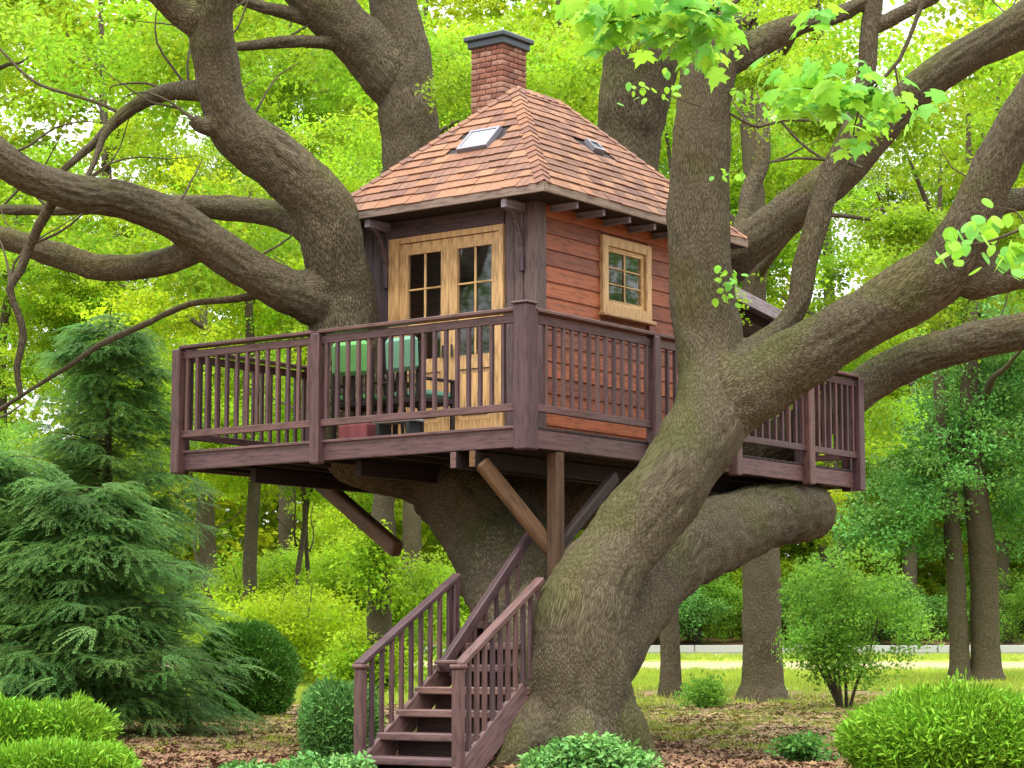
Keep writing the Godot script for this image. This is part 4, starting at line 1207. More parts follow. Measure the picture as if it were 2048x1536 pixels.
func build_house() -> void:
	rng.seed = 61
	var h := root_uv("tree_house", "small cabin of red siding with a brick chimney in the tree", "treehouse", HU, DECK, HV)
	var top := 6.02
	# walls of 0.1 m, closed to the outside
	var dv0 := 1.378
	var dv1 := 2.887
	var dy := DECK + 2.33
	var b := MB.new()
	blk(b, HU, HU + 0.1, DECK, top, HV + 0.1, dv0)
	blk(b, HU, HU + 0.1, DECK, top, dv1, HV2)
	blk(b, HU, HU + 0.1, dy, top, dv0, dv1)
	var fw := put(h, "front_wall", b.mesh(), mats.trim[0])
	var v := HV + 0.03
	while v < dv0 - 0.02:
		bar(fw, "plank", P(HU - 0.010, DECK, v + 0.062), P(HU - 0.010, top, v + 0.062), 0.118, 0.022, pick(mats.trim), Vector3(0, 0, 1))
		v += 0.122
	v = dv1 + 0.09
	while v < HV2 - 0.02:
		bar(fw, "plank", P(HU - 0.010, DECK, v + 0.062), P(HU - 0.010, top, v + 0.062), 0.118, 0.022, pick(mats.trim), Vector3(0, 0, 1))
		v += 0.122
	bar(fw, "header_board", P(HU - 0.012, dy + 0.14, dv0), P(HU - 0.012, dy + 0.14, dv1 + 0.09), 0.19, 0.026, mats.trim[1])
	var wu0 := 2.66
	var wu1 := 3.63
	var wy0 := 4.90
	var wy1 := 5.76
	b = MB.new()
	blk(b, HU, wu0 + 0.09, DECK, top, HV, HV + 0.1)
	blk(b, wu1 - 0.09, HU2, DECK, top, HV, HV + 0.1)
	blk(b, wu0 + 0.09, wu1 - 0.09, DECK, wy0 + 0.09, HV, HV + 0.1)
	blk(b, wu0 + 0.09, wu1 - 0.09, wy1 - 0.09, top, HV, HV + 0.1)
	var rw := put(h, "right_wall", b.mesh(), mats.siding[0])
	siding(rw, true, HV, -1.0, HU + 0.10, HU2, DECK + 0.01, top - 0.02, [wu0, wu1, wy0, wy1])
	b = MB.new()
	blk(b, HU, HU2, DECK, top, HV2 - 0.1, HV2)
	var lw := put(h, "left_wall", b.mesh(), mats.siding[1])
	siding(lw, true, HV2, 1.0, HU + 0.08, HU2, DECK + 0.01, top - 0.02, [])
	b = MB.new()
	blk(b, HU2 - 0.1, HU2, DECK, top, HV + 0.1, HV2 - 0.1)
	var bw := put(h, "back_wall", b.mesh(), mats.siding[2])
	siding(bw, false, HU2, 1.0, HV, HV2, DECK + 0.01, top - 0.02, [])
	b = MB.new()
	blk(b, HU + 0.1, HU2 - 0.1, DECK + 0.002, DECK + 0.05, HV + 0.1, HV2 - 0.1)
	put(h, "floor", b.mesh(), mats.inside)
	# corner post
	bar(h, "corner_post", P(HU + 0.035, DECK, HV + 0.03), P(HU + 0.035, top, HV + 0.03), 0.17, 0.17, mats.trim[3], Vector3.RIGHT, 0.008)
	# doors
	b = MB.new()
	blk(b, HU - 0.045, HU + 0.09, DECK, dy + 0.04, dv0 - 0.002, dv0 + 0.055)
	blk(b, HU - 0.045, HU + 0.09, DECK, dy + 0.04, dv1 - 0.055, dv1 + 0.085)
	blk(b, HU - 0.044, HU + 0.089, dy - 0.025, dy + 0.039, dv0 + 0.055, dv1 - 0.055)
	blk(b, HU - 0.05, HU + 0.089, DECK, DECK + 0.055, dv0 + 0.055, dv1 - 0.055)
	put(h, "door_frame", b.mesh(), mats.door_tall)
	var dm := (dv0 + dv1) / 2.0
	door_leaf(h, dv0 + 0.058, dm - 0.003, 1.0)
	door_leaf(h, dm + 0.003, dv1 - 0.058, -1.0)
	# window
	b = MB.new()
	var q := 0.105
	blk(b, wu0, wu0 + q, wy0, wy1, HV - 0.07, HV + 0.06)
	blk(b, wu1 - q, wu1, wy0, wy1, HV - 0.07, HV + 0.06)
	blk(b, wu0 + q, wu1 - q, wy1 - q, wy1 - 0.001, HV - 0.069, HV + 0.06)
	blk(b, wu0 + q, wu1 - q, wy0 + 0.001, wy0 + q, HV - 0.069, HV + 0.06)
	var win := put(h, "window", b.mesh(), mats.door_tall)
	b = MB.new()
	q = 0.16
	for k in [[wu0 + 0.106, wu0 + q, wy0 + 0.106, wy1 - 0.106], [wu1 - q, wu1 - 0.106, wy0 + 0.106, wy1 - 0.106], [wu0 + q, wu1 - q, wy1 - q, wy1 - 0.107], [wu0 + q, wu1 - q, wy0 + 0.107, wy0 + q]]:
		blk(b, k[0], k[1], k[2], k[3], HV - 0.035, HV + 0.02)
	put(win, "sash", b.mesh(), mats.door[2])
	bar(win, "sill", P(wu0 - 0.03, wy0 - 0.022, HV - 0.06), P(wu1 + 0.03, wy0 - 0.022, HV - 0.06), 0.04, 0.11, mats.door[0])
	for r in 3:
		for c in 2:
			var y := lerpf(wy0 + q, wy1 - q, (r + 0.5) / 3.0)
			bar(win, "pane", P(lerpf(wu0 + q, wu1 - q, c / 2.0), y, HV - 0.012), P(lerpf(wu0 + q, wu1 - q, (c + 1) / 2.0), y, HV - 0.012), (wy1 - wy0 - 2.0 * q) / 3.0, 0.005, mats.glass, Vector3.UP, 0.001)
	bar(win, "glazing_bar", P((wu0 + wu1) / 2.0, wy0 + q, HV - 0.022), P((wu0 + wu1) / 2.0, wy1 - q, HV - 0.022), 0.02, 0.02, mats.door[2], Vector3.RIGHT)
	for r in [1, 2]:
		var y := lerpf(wy0 + q, wy1 - q, r / 3.0)
		bar(win, "glazing_bar", P(wu0 + q, y, HV - 0.021), P(wu1 - q, y, HV - 0.021), 0.016, 0.016, mats.door[2])
	# roof: a hipped slab, its eaves, shingles
	var eu0 := 1.1
	var eu1 := 5.15
	var ev0 := 0.572
	var ev1 := 3.66
	var ry := 7.60
	var ym := EAVE + 0.06
	var c0 := P(eu0, ym, ev0)
	var c1 := P(eu1, ym, ev0)
	var c2 := P(eu1, ym, ev1)
	var c3 := P(eu0, ym, ev1)
	var a0 := P(eu0 + 1.6, ry, (ev0 + ev1) / 2.0)
	var a1 := P(eu1 - 1.6, ry, (ev0 + ev1) / 2.0)
	var inside := (a0 + c2) / 2.0 - Vector3(0, 0.6, 0)
	b = MB.new()
	b.poly([c0, c3, a0], inside)
	b.poly([c0, c1, a1, a0], inside)
	b.poly([c1, c2, a1], inside)
	b.poly([c3, c2, a1, a0], inside)
	b.poly([c0 - Vector3(0, 0.1, 0), c1 - Vector3(0, 0.1, 0), c2 - Vector3(0, 0.1, 0), c3 - Vector3(0, 0.1, 0)], inside)
	for k in [[c0, c1], [c1, c2], [c2, c3], [c3, c0]]:
		b.poly([k[0], k[1], k[1] - Vector3(0, 0.1, 0), k[0] - Vector3(0, 0.1, 0)], inside)
	var roof := put(h, "roof", b.mesh(), mats.dark[1])
	var ey := EAVE + 0.012
	bar(roof, "eave_board", P(eu0 - 0.014, ey, ev0 - 0.02), P(eu0 - 0.014, ey, ev1 + 0.02), 0.105, 0.024, mats.eave[1])
	bar(roof, "eave_board", P(eu0 - 0.0, ey, ev0 - 0.014), P(eu1 + 0.02, ey, ev0 - 0.014), 0.105, 0.024, mats.eave[2])
	bar(roof, "eave_board", P(eu0, ey, ev1 + 0.014), P(eu1, ey, ev1 + 0.014), 0.105, 0.024, mats.eave[0])
	bar(roof, "eave_board", P(eu1 + 0.014, ey, ev0 + 0.03), P(eu1 + 0.014, ey, ev1), 0.105, 0.024, mats.eave[3])
	var S1 := c0.distance_to(P(eu0 + 1.6, ry, ev0))
	var S2 := c0.distance_to(P(eu0, ry, (ev0 + ev1) / 2.0))
	var eF := (c3 - c0).normalized()
	var sF := (P(eu0 + 1.6, ry, ev0) - c0).normalized()
	var eR := (c1 - c0).normalized()
	var sR := (P(eu0, ry, (ev0 + ev1) / 2.0) - c0).normalized()
	var hole_f := [1.24, 1.66, 0.92, 1.30]
	var hole_r := [2.02, 2.24, 1.12, 1.30]
	roof_face(roof, c0, eF, sF, ev1 - ev0, S1, (ev1 - ev0) / 2.0, (ev1 - ev0) / 2.0, true, [hole_f])
	roof_face(roof, c0, eR, sR, 4.05, S2, 1.6, 1.6, true, [hole_r])
	roof_face(roof, c1, (c2 - c1).normalized(), (P(eu1 - 1.6, ry, ev0) - c1).normalized(), ev1 - ev0, S1, (ev1 - ev0) / 2.0, (ev1 - ev0) / 2.0, false, [])
	roof_face(roof, c3, eR, (P(eu0, ry, (ev0 + ev1) / 2.0) - c3).normalized(), 4.05, S2, 1.6, 1.6, false, [])
	skylight(roof, c0, eF, sF, hole_f, mats.sky_reflection_pane)
	skylight(roof, c0, eR, sR, hole_r, mats.slate)
	var nF := eF.cross(sF).normalized()
	if nF.y < 0.0:
		nF = -nF
	var nR := eR.cross(sR).normalized()
	if nR.y < 0.0:
		nR = -nR
	var nL := Vector3(nR.x, nR.y, -nR.z)
	var nB := Vector3(-nF.x, nF.y, nF.z)
	hip_caps(roof, c0, a0, nF, nR, "hip_cap")
	hip_caps(roof, c3, a0, nF, nL, "hip_cap")
	hip_caps(roof, c1, a1, nB, nR, "hip_cap")
	hip_caps(roof, a1, a0, nL, nR, "ridge_cap")
	# rafter tails under the right eave and the front one
	for k in 7:
		var u := 1.75 + 0.5 * k
		bar(roof, "rafter_tail", P(u, EAVE - 0.075, ev0 + 0.03), P(u, EAVE - 0.075, HV), 0.075, 0.05, mats.grey[1], Vector3.UP)
	for vv in [1.11, 3.0]:
		bar(roof, "rafter_tail", P(eu0 + 0.01, EAVE - 0.09, vv), P(HU - 0.02, EAVE - 0.09, vv), 0.1, 0.07, mats.grey[1], Vector3.UP)
		# a curved knee brace below it
		for i in 5:
			var f0 := i / 5.0 * PI / 2.0
			var f1 := (i + 1) / 5.0 * PI / 2.0
			bar(roof, "knee_brace", P(HU - 0.05 - 0.30 * (1.0 - cos(f0)) * 1.0, EAVE - 0.68 + 0.55 * sin(f0), vv), P(HU - 0.05 - 0.30 * (1.0 - cos(f1)), EAVE - 0.68 + 0.55 * sin(f1), vv), 0.055, 0.05, mats.trim[2], Vector3.UP)
		bar(roof, "brace_foot", P(HU - 0.05, EAVE - 0.78, vv), P(HU - 0.05, EAVE - 0.60, vv), 0.07, 0.06, mats.trim[0], Vector3.RIGHT)
	# chimney
	var cu := 3.0
	var cv := 2.55
	var cw := 0.47
	b = MB.new()
	blk(b, cu + 0.016, cu + cw - 0.016, 6.6, 8.30, cv + 0.016, cv + cw - 0.016)
	var ch := put(h, "chimney", b.mesh(), mats.mortar)
	var bm := []
	for l in [0.155, 0.16, 0.10, 0.05]:
		bm.append(l)
	for course in 26:
		var y := 6.60 + 0.066 * course
		for side in 4:
			var x := 0.0 if course % 2 == 0 else -0.085
			while x < cw - 0.01:
				var x0 := maxf(x, 0.0)
				var x1 := minf(x + 0.163, cw - 0.09)
				x += 0.171
				if x1 - x0 < 0.03:
					continue
				var o := rng.randf_range(-0.003, 0.004)
				var m := bevelled(Vector3(snappedf(x1 - x0, 0.01), 0.056, 0.085), 0.005)
				var c := Vector3.ZERO
				var mid := (x0 + x1) / 2.0
				if side == 0:
					c = P(cu + 0.0425 - o, y, cv + mid)
				elif side == 1:
					c = P(cu + cw - mid, y, cv + 0.0425 - o)
				elif side == 2:
					c = P(cu + cw - 0.0425 + o, y, cv + cw - mid)
				else:
					c = P(cu + mid, y, cv + cw - 0.0425 + o)
				put(ch, "brick", m, pick(mats.brick), c, Basis(Vector3.UP, PI / 2.0) if side % 2 == 0 else Basis.IDENTITY)
	b = MB.new()
	b.bevel(Vector3(0.54, 0.09, 0.54), 0.012, P(cu + cw / 2.0, 8.315, cv + cw / 2.0))
	b.bevel(Vector3(0.61, 0.06, 0.61), 0.012, P(cu + cw / 2.0, 8.385, cv + cw / 2.0))
	b.bevel(Vector3(0.36, 0.05, 0.36), 0.012, P(cu + cw / 2.0, 8.43, cv + cw / 2.0))
	put(ch, "chimney_cap", b.mesh(), mats.slate)
	# the low porch roof behind, sloping down to the back
	b = MB.new()
	var k0 := [P(4.79, 5.34, 0.55), P(6.85, 5.04, 0.55), P(6.85, 5.04, 3.5), P(4.79, 5.34, 3.5)]
	var k1 := []
	for p in k0:
		k1.append(p + Vector3(0, 0.07, 0))
	b.hexa(k0 + k1)
	var porch := put(h, "porch_roof", b.mesh(), mats.grey[0])
	bar(porch, "eave_board", P(4.79, 5.36, 0.53), P(6.87, 5.06, 0.53), 0.15, 0.03, mats.grey[2])
	bar(porch, "eave_board", P(6.87, 5.05, 0.55), P(6.87, 5.05, 3.5), 0.15, 0.03, mats.grey[1])
	for vv in [0.75, 1.4, 2.1, 2.8, 3.3]:
		bar(porch, "rafter", P(4.79, 5.29, vv), P(6.84, 4.99, vv), 0.10, 0.05, mats.dark[1])
	for vv in [0.68, 3.3]:
		bar(h, "porch_post", P(6.55, DECK, vv), P(6.55, 5.02, vv), 0.1, 0.1, mats.trim[1], Vector3.RIGHT)

# ---------------------------------------------------------------- stair
func build_stair() -> void:
	rng.seed = 71
	var s := root_uv("stair", "purple brown wooden stair climbing to the oak trunk under the deck", "stair", -1.5, 0.0, 0.25)
	var v0 := -0.33
	var v1 := 0.83
	for n in 9:
		var u := -1.44 + 0.28 * n
		var y := 0.20 + 0.21 * n
		var va := v0 if n < 4 else (0.02 if n < 6 else 0.34)
		bar(s, "tread", P(u + 0.11, y - 0.02, va - (0.02 if n < 4 else 0.0)), P(u + 0.11, y - 0.02, v1 + 0.03), 0.07, 0.30, mats.tread[n % 4] if n < 6 else mats.riser[n % 4], Vector3.UP, 0.01)  # upper treads coloured dark to stand for the shade beneath the deck
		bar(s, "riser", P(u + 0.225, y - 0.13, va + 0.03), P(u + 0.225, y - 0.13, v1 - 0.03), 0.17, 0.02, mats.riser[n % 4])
	for vv in [v0, v1]:
		var last := 4.2 if vv < 0.0 else 9.6
		bar(s, "stringer", P(-1.62, -0.10, vv), P(-1.62 + 0.28 * last, -0.10 + 0.21 * last, vv), 0.26, 0.05, mats.tread[1 if vv < 0 else 2])
	# newel posts
	for vv in [v0, v1]:
		bar(s, "newel_post", P(-1.46, -0.05, vv), P(-1.46, 1.02, vv), 0.10, 0.10, mats.rail[2], Vector3.RIGHT, 0.015)
		bar(s, "post_cap", P(-1.46, 1.02, vv), P(-1.46, 1.06, vv), 0.13, 0.13, mats.rail[3], Vector3.RIGHT, 0.012)
	bar(s, "newel_post", P(-0.06, 1.0, v1), P(-0.06, 1.90, v1), 0.09, 0.09, mats.rail[1], Vector3.RIGHT, 0.012)
	# handrails follow the flight
	bar(s, "handrail", P(-1.50, 1.05, v1), P(0.0, 1.93, v1), 0.06, 0.10, mats.rail[0], Vector3.UP, 0.012)
	bar(s, "handrail", P(-1.46, 1.05, v0), P(-0.2, 1.86, v0), 0.06, 0.10, mats.rail[3], Vector3.UP, 0.012)
	bar(s, "handrail", P(-1.46, 1.08, v0 + 0.02), P(-1.46, 1.08, v0 + 0.26), 0.04, 0.085, mats.rail[3], Vector3.UP, 0.012)
	bar(s, "handrail", P(-0.52, 1.02, 0.62), P(0.80, 2.46, 0.44), 0.10, 0.08, mats.rail[0], Vector3.UP, 0.012)
	for k in 7:
		var u := -0.38 + 0.15 * k
		var f := (u + 0.52) / 1.32
		bar(s, "baluster", P(u, 0.25 + 0.75 * (u + 1.44) - 0.1, lerpf(0.62, 0.44, f)), P(u, 1.02 + 1.44 * f, lerpf(0.62, 0.44, f)), 0.036, 0.036, mats.rail[k % 4], Vector3.RIGHT, 0.004)
	for k in 9:
		var u := -1.30 + 0.145 * k
		var lo := 0.25 + 0.75 * (u + 1.44)
		bar(s, "baluster", P(u, lo - 0.14, v1), P(u, 1.03 + 0.587 * (u + 1.5), v1), 0.040, 0.040, mats.rail[k % 4], Vector3.RIGHT, 0.004)
	for k in 10:
		var u := -1.31 + 0.118 * k
		var lo := 0.25 + 0.75 * (u + 1.44)
		bar(s, "baluster", P(u, lo - 0.14, v0), P(u, 1.03 + 0.643 * (u + 1.46), v0), 0.040, 0.040, mats.rail[(k + 1) % 4], Vector3.RIGHT, 0.004)

# ---------------------------------------------------------------- on the deck
func chair(label: String, u: float, v: float, turn: float, cushion: Color) -> void:
	var c := root_uv("patio_chair", label, "chair", u, DECK, v, "patio chairs on the deck")
	c.rotation.y += turn
	var fr: Material = mats.dark[2]
	var soft := plain(cushion, 0.9)
	soft.rim_enabled = true
	soft.rim = 0.3
	for x in [-0.24, 0.22]:
		for z in [-0.24, 0.24]:
			bar(c, "leg", Vector3(x, 0, z), Vector3(x, 0.42 if x > 0.0 else 1.0, z), 0.045, 0.045, fr, Vector3.RIGHT)
	for z in [-0.24, 0.24]:
		bar(c, "armrest", Vector3(-0.24, 0.62, z), Vector3(0.26, 0.62, z), 0.03, 0.06, fr)
		bar(c, "arm_post", Vector3(0.22, 0.42, z), Vector3(0.22, 0.605, z), 0.04, 0.04, fr, Vector3.RIGHT)
	put(c, "seat", bevelled(Vector3(0.52, 0.06, 0.52), 0.01), fr, Vector3(0, 0.40, 0))
	for k in 5:
		bar(c, "back_slat", Vector3(-0.245, 0.43, -0.19 + 0.095 * k), Vector3(-0.245, 0.98, -0.19 + 0.095 * k), 0.06, 0.02, fr, Vector3(0, 0, 1))
	put(c, "seat_cushion", bevelled(Vector3(0.48, 0.08, 0.46), 0.03), soft, Vector3(0.01, 0.47, 0))
	put(c, "back_cushion", bevelled(Vector3(0.10, 0.36, 0.46), 0.04), soft, Vector3(-0.29, 0.88, 0), Basis(Vector3.BACK, 0.06))

func build_terrace_furniture() -> void:
	chair("dark patio chair with a leaf green cushion by the big left limb", 0.62, 2.58, 0.12, lin(0.095, 0.27, 0.08))
	chair("dark patio chair with a teal green cushion before the left door", 0.68, 1.86, -0.1, lin(0.115, 0.26, 0.175))
	var t := root_uv("patio_table", "small round dark table between the two green cushioned chairs", "table", 0.72, DECK, 2.22)
	var b := MB.new()
	lathe(b, [[0.0, 0.60], [0.20, 0.60], [0.21, 0.615], [0.20, 0.63], [0.0, 0.63]], 20, Vector3.ZERO)
	put(t, "table_top", b.mesh(), mats.dark[0])
	for k in 3:
		var a := TAU * k / 3.0
		bar(t, "leg", Vector3(cos(a) * 0.19, 0, sin(a) * 0.19), Vector3(cos(a) * 0.06, 0.60, sin(a) * 0.06), 0.03, 0.03, mats.dark[1], Vector3.RIGHT)
	var g := root_uv("bowl", "grey bowl standing on the small round table", "bowl", 0.70, DECK + 0.63, 2.24)
	b = MB.new()
	lathe(b, [[0.0, 0.0], [0.05, 0.0], [0.10, 0.05], [0.115, 0.09], [0.105, 0.09], [0.06, 0.03], [0.0, 0.025]], 20, Vector3.ZERO)
	put(g, "bowl_body", b.mesh(), plain(lin(0.30, 0.30, 0.29), 0.5))
	var p := root_uv("planter_box", "dusty red planter box behind the middle railing post", "planter", 0.30, DECK, 2.42)
	put(p, "box", bevelled(Vector3(0.16, 0.17, 0.40), 0.012), plain(lin(0.22, 0.065, 0.07), 0.7), Vector3(0, 0.085, 0))
	put(p, "soil", bevelled(Vector3(0.12, 0.02, 0.36), 0.004), mats.inside, Vector3(0, 0.172, 0))
	p = root_uv("foot_bench", "low dark grey bench with pale slats behind the front railing", "bench", 0.30, DECK, 1.86)
	for k in 3:
		put(p, "slat", bevelled(Vector3(0.055, 0.03, 0.56), 0.006), plain(lin(0.22, 0.23, 0.22), 0.7), Vector3(-0.07 + 0.07 * k, 0.165, 0))
	for z in [-0.2, 0.2]:
		put(p, "leg", bevelled(Vector3(0.19, 0.15, 0.05), 0.006), plain(lin(0.03, 0.035, 0.033), 0.7), Vector3(0, 0.075, z))

# ---------------------------------------------------------------- leaves near the eye
func maple_leaf(sd: int, lobes: int) -> ArrayMesh:
	rng.seed = sd
	var out := []
	if lobes == 5:
		for k in [[0.0, 0.0], [0.16, -0.06], [0.34, -0.02], [0.30, 0.16], [0.58, 0.22], [0.48, 0.34], [0.50, 0.50], [0.24, 0.46], [0.22, 0.66], [0.10, 0.72], [0.0, 1.0]]:
			out.append(Vector2(k[0], k[1]))
	else:
		for k in [[0.0, 0.0], [0.20, 0.04], [0.36, 0.22], [0.40, 0.42], [0.34, 0.64], [0.20, 0.84], [0.0, 1.0]]:
			out.append(Vector2(k[0], k[1]))
	var b := MB.new()
	var curl := rng.randf_range(0.10, 0.3)
	var fold := rng.randf_range(0.05, 0.25)
	for s in [-1.0, 1.0]:
		for i in out.size() - 1:
			var tri := [Vector3(0, 0, 0.36)]
			for q in [out[i], out[i + 1]]:
				tri.append(Vector3(s * q.x * rng.randf_range(0.96, 1.04), 0, q.y))
			var n := b.v.size()
			for p in tri:
				var w: float = absf(p.x)
				b.v.append(Vector3(p.x, -fold * w - curl * (p.z - 0.3) * (p.z - 0.3) - curl * w * w, p.z))
				var f := 1.08 - 0.12 * w
				b.c.append(Color(f, f, f * 0.9))
			b.ix.append_array([n, n + 1, n + 2] if s > 0.0 else [n, n + 2, n + 1])
	return b.mesh(true)

func moved(way: Array, by: Vector3) -> Array:
	var out := []
	for p in way:
		out.append(Vector4(p.x + by.x, p.y + by.y, p.z + by.z, p.w))
	return out

func leafy(called: String, label: String, twigs: Array, leaf_at: Array, size: float, lobes: int, mat_list: Array, sd: int) -> void:
	rng.seed = sd
	var base: Vector4 = twigs[0][0]
	var o := Vector3(base.x, base.y, base.z)
	var t: Node3D
	if called == "sprout":        # grows from the oak: one of its parts
		o = oak_node.position
		t = put(oak_node, called, tube(twigs[0], 0.012, [], 0.0, 0.2, 9), mats.bark, -o)
		t.transform = Transform3D.IDENTITY
		t.mesh = tube(moved(twigs[0], -o), 0.012, [], 0.0, 0.2, 9)
		t.set_meta("label", label)
	else:
		t = thing(called, label, "branch", o)
		for w in twigs:
			put(t, "twig", tube(w, 0.012, [], 0.0, 0.2, 9), mats.bark, -o)
	for k in leaf_at:
		for i in int(k[3]):
			var p := Vector3(k[0], k[1], k[2]) + Vector3(rng.randfn() * k[4], rng.randfn() * k[5], rng.randfn() * 0.14)
			var bs := Basis.from_euler(Vector3(rng.randf_range(0.35, 1.35), rng.randf_range(-1.5, 1.5) + (PI if i % 3 == 0 else 0.0), rng.randf_range(-0.5, 0.5)))
			var s := size * rng.randf_range(0.7, 1.2)
			var leaf := put(t, "leaf", shapes["leaf_%d_%d" % [lobes, i % 3]], mat_list[rng.randi() % mat_list.size()], p - o, bs.scaled(Vector3.ONE * s))
			leaf.name = leaf.name

func build_leaves() -> void:
	for i in 3:
		shapes["leaf_5_%d" % i] = maple_leaf(41 + i, 5)
		shapes["leaf_1_%d" % i] = maple_leaf(51 + i, 1)
	var fresh := []
	for k in [[0.20, 0.47, 0.04], [0.28, 0.54, 0.04], [0.16, 0.42, 0.07], [0.26, 0.50, 0.05]]:
		var m: StandardMaterial3D = mats.maple.duplicate()
		m.albedo_color = lin(k[0], k[1], k[2])
		fresh.append(m)
	leafy("hanging_branch", "leafy branch with big lobed green leaves hanging before the vertical limb", [[V(1.58,5.32,-13.00,0.020),V(1.40,5.02,-13.00,0.016),V(1.22,4.90,-13.00,0.013),V(1.02,4.90,-13.00,0.010),V(0.78,4.87,-13.00,0.007),V(0.55,4.81,-13.00,0.004)],[V(1.22,4.90,-13.00,0.009),V(1.10,4.78,-13.00,0.006),V(0.90,4.68,-13.00,0.004)],[V(1.05,4.90,-13.00,0.007),V(0.90,4.99,-13.00,0.005),V(0.69,4.99,-13.00,0.003)]], [[0.84,4.84,-13.00,70,0.20,0.09],[1.11,4.85,-13.00,56,0.13,0.11],[0.49,4.90,-13.00,22,0.10,0.05],[0.78,4.99,-13.00,20,0.22,0.04],[0.59,4.79,-13.00,9,0.05,0.06],[0.64,4.93,-13.00,8,0.12,0.05],[1.31,4.88,-13.00,3,0.05,0.03]], 0.145, 5, fresh, 400)
	leafy("hanging_branch", "leafy branch with lobed leaves hanging before the rising right limbs", [[V(2.69,5.48,-13.50,0.018),V(2.49,5.04,-13.50,0.015),V(2.36,4.73,-13.50,0.012),V(2.18,4.57,-13.50,0.009),V(1.93,4.54,-13.50,0.006),V(1.69,4.57,-13.50,0.003)],[V(2.24,4.60,-13.50,0.008),V(2.11,4.42,-13.50,0.006),V(2.07,4.26,-13.50,0.004)],[V(2.33,4.70,-13.50,0.008),V(2.36,4.51,-13.50,0.005),V(2.39,4.42,-13.50,0.003)]], [[2.02,4.51,-13.50,60,0.20,0.05],[1.75,4.60,-13.50,34,0.14,0.07],[2.30,4.43,-13.50,15,0.10,0.04],[2.07,4.28,-13.50,7,0.06,0.07],[2.03,4.70,-13.50,6,0.14,0.06]], 0.145, 5, fresh, 401)
	leafy("hanging_branch", "cluster of rounded bright leaves at the right edge before the limb", [[V(3.50,3.90,-14.00,0.016),V(3.24,3.80,-14.00,0.012),V(3.02,3.71,-14.00,0.009),V(2.86,3.68,-14.00,0.006),V(2.71,3.71,-14.00,0.003)],[V(3.05,3.72,-14.00,0.007),V(3.00,3.58,-14.00,0.005),V(3.09,3.50,-14.00,0.003)],[V(3.21,3.79,-14.00,0.007),V(3.15,3.90,-14.00,0.005),V(2.90,3.93,-14.00,0.003)]], [[2.96,3.84,-14.00,14,0.12,0.05],[3.04,3.65,-14.00,16,0.12,0.06],[2.77,3.68,-14.00,9,0.06,0.04],[3.16,3.69,-14.00,12,0.06,0.08],[3.11,3.49,-14.00,3,0.04,0.03]], 0.11, 1, fresh, 402)
	leafy("hanging_branch", "single bunch of pale leaves hanging at the top right of the limb", [[V(1.82,5.32,-13.00,0.012),V(1.80,5.05,-13.00,0.009),V(1.81,4.87,-13.00,0.005)]], [[1.81,4.88,-13.00,7,0.06,0.09]], 0.16, 5, fresh, 403)
	leafy("sprout", "spray of small yellow leaves before the rear right trunk", [[V(1.91,6.61,-22.30,0.008),V(1.63,6.68,-22.20,0.006),V(1.37,6.76,-22.10,0.004),V(1.12,6.66,-22.00,0.003)]], [[1.47,6.81,-22.10,10,0.14,0.08],[1.22,6.71,-22.10,10,0.14,0.06]], 0.085, 1, fresh, 404)
	leafy("sprout", "small green leaf sprout low on the vertical limb above the fork", [[V(1.98,4.88,-22.45,0.008),V(2.07,4.94,-22.35,0.006),V(2.12,4.75,-22.30,0.004),V(2.14,4.55,-22.30,0.003)]], [[2.07,4.91,-22.35,9,0.08,0.07],[2.12,4.70,-22.30,8,0.06,0.10],[2.23,4.94,-22.40,6,0.08,0.05]], 0.085, 1, fresh, 405)
	leafy("sprout", "tiny leaf sprout on the right side of the vertical limb", [[V(2.09,5.95,-22.45,0.006),V(2.19,5.96,-22.40,0.004),V(2.29,5.99,-22.40,0.003)]], [[2.12,5.96,-22.40,6,0.06,0.05],[2.27,5.96,-22.40,3,0.04,0.04]], 0.08, 1, fresh, 406)
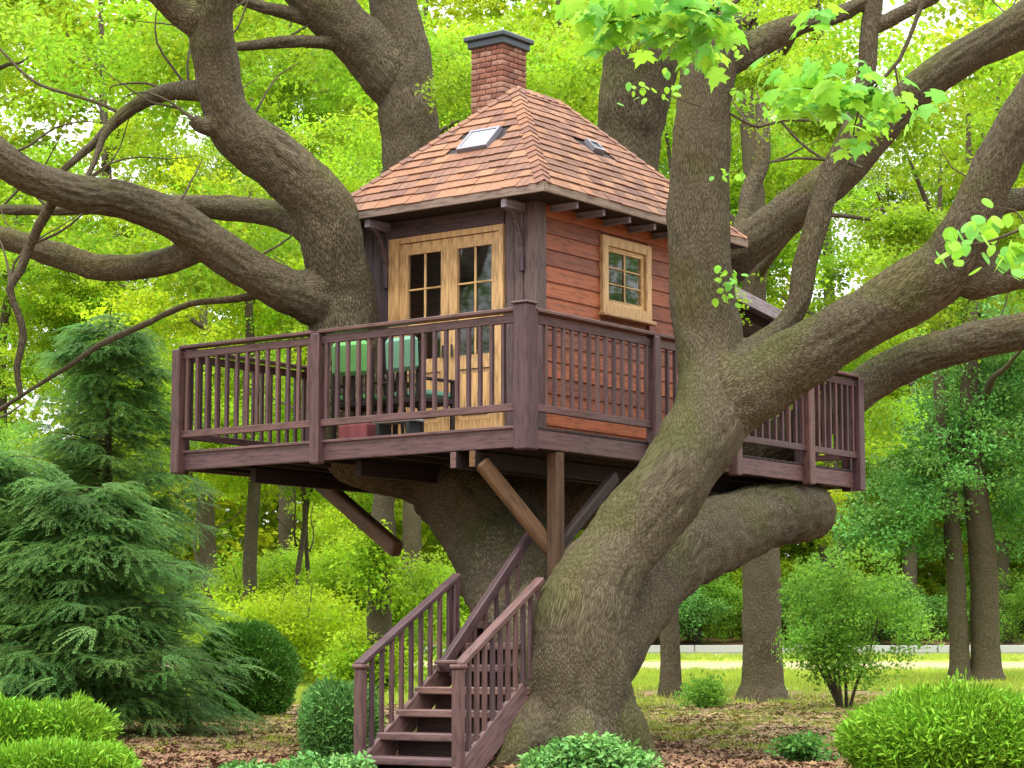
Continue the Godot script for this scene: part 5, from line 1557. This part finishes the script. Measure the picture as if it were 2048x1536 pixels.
	leafy("sprout", "small sprout beside the broken top of the vertical limb", [[V(2.10,6.78,-22.40,0.006),V(2.25,6.80,-22.35,0.004),V(2.35,6.82,-22.35,0.003)]], [[2.27,6.80,-22.35,6,0.08,0.05],[2.25,7.16,-22.35,7,0.08,0.04]], 0.085, 1, fresh, 407)


func _ready() -> void:
	var cam := Camera3D.new()
	cam.name = "camera"
	cam.position = Vector3(0, 1.1, 0)
	cam.rotation = Vector3(atan(552.0 / 4543.0), 0, 0)
	cam.fov = rad_to_deg(2.0 * atan(768.0 / 4543.0))
	cam.near = 0.1
	cam.far = 1500.0
	add_child(cam)
	var sky := ProceduralSkyMaterial.new()
	sky.sky_top_color = Color(0.97, 0.985, 1.0)
	sky.sky_horizon_color = lin(0.20, 0.20, 0.20)
	sky.sky_curve = 0.6
	sky.ground_bottom_color = Color(0.25, 0.24, 0.2)
	sky.ground_horizon_color = Color(0.4, 0.42, 0.36)
	sky.sky_energy_multiplier = 1.6
	var env := Environment.new()
	env.background_mode = Environment.BG_SKY
	env.sky = Sky.new()
	env.sky.sky_material = sky
	env.tonemap_mode = Environment.TONE_MAPPER_LINEAR
	env.tonemap_exposure = 2.2
	env.sdfgi_enabled = true
	env.ssao_enabled = true
	env.ssil_enabled = true
	var we := WorldEnvironment.new()
	we.name = "environment"
	we.environment = env
	add_child(we)
	var sun := DirectionalLight3D.new()
	sun.name = "sun"
	sun.light_energy = 0.5
	sun.light_color = Color(1.0, 0.96, 0.88)
	sun.light_angular_distance = 12.0
	sun.shadow_enabled = true
	sun.rotation_degrees = Vector3(-64, -24, 0)
	add_child(sun)
	rng.seed = 5
	lumps.noise_type = FastNoiseLite.TYPE_SIMPLEX_SMOOTH
	lumps.frequency = 1.0
	lumps.fractal_octaves = 2
	furrow.noise_type = FastNoiseLite.TYPE_SIMPLEX_SMOOTH
	furrow.frequency = 1.0
	furrow.fractal_octaves = 2
	furrow.seed = 8
	patch.noise_type = FastNoiseLite.TYPE_SIMPLEX_SMOOTH
	patch.frequency = 0.02
	patch.fractal_octaves = 3
	patch.seed = 14
	make_materials()
	make_foliage()
	build_ground()
	build_oak()
	build_wood()
	build_deck()
	build_house()
	build_railings()
	build_stair()
	build_terrace_furniture()
	build_garden()
	build_litter()
	build_leaves()
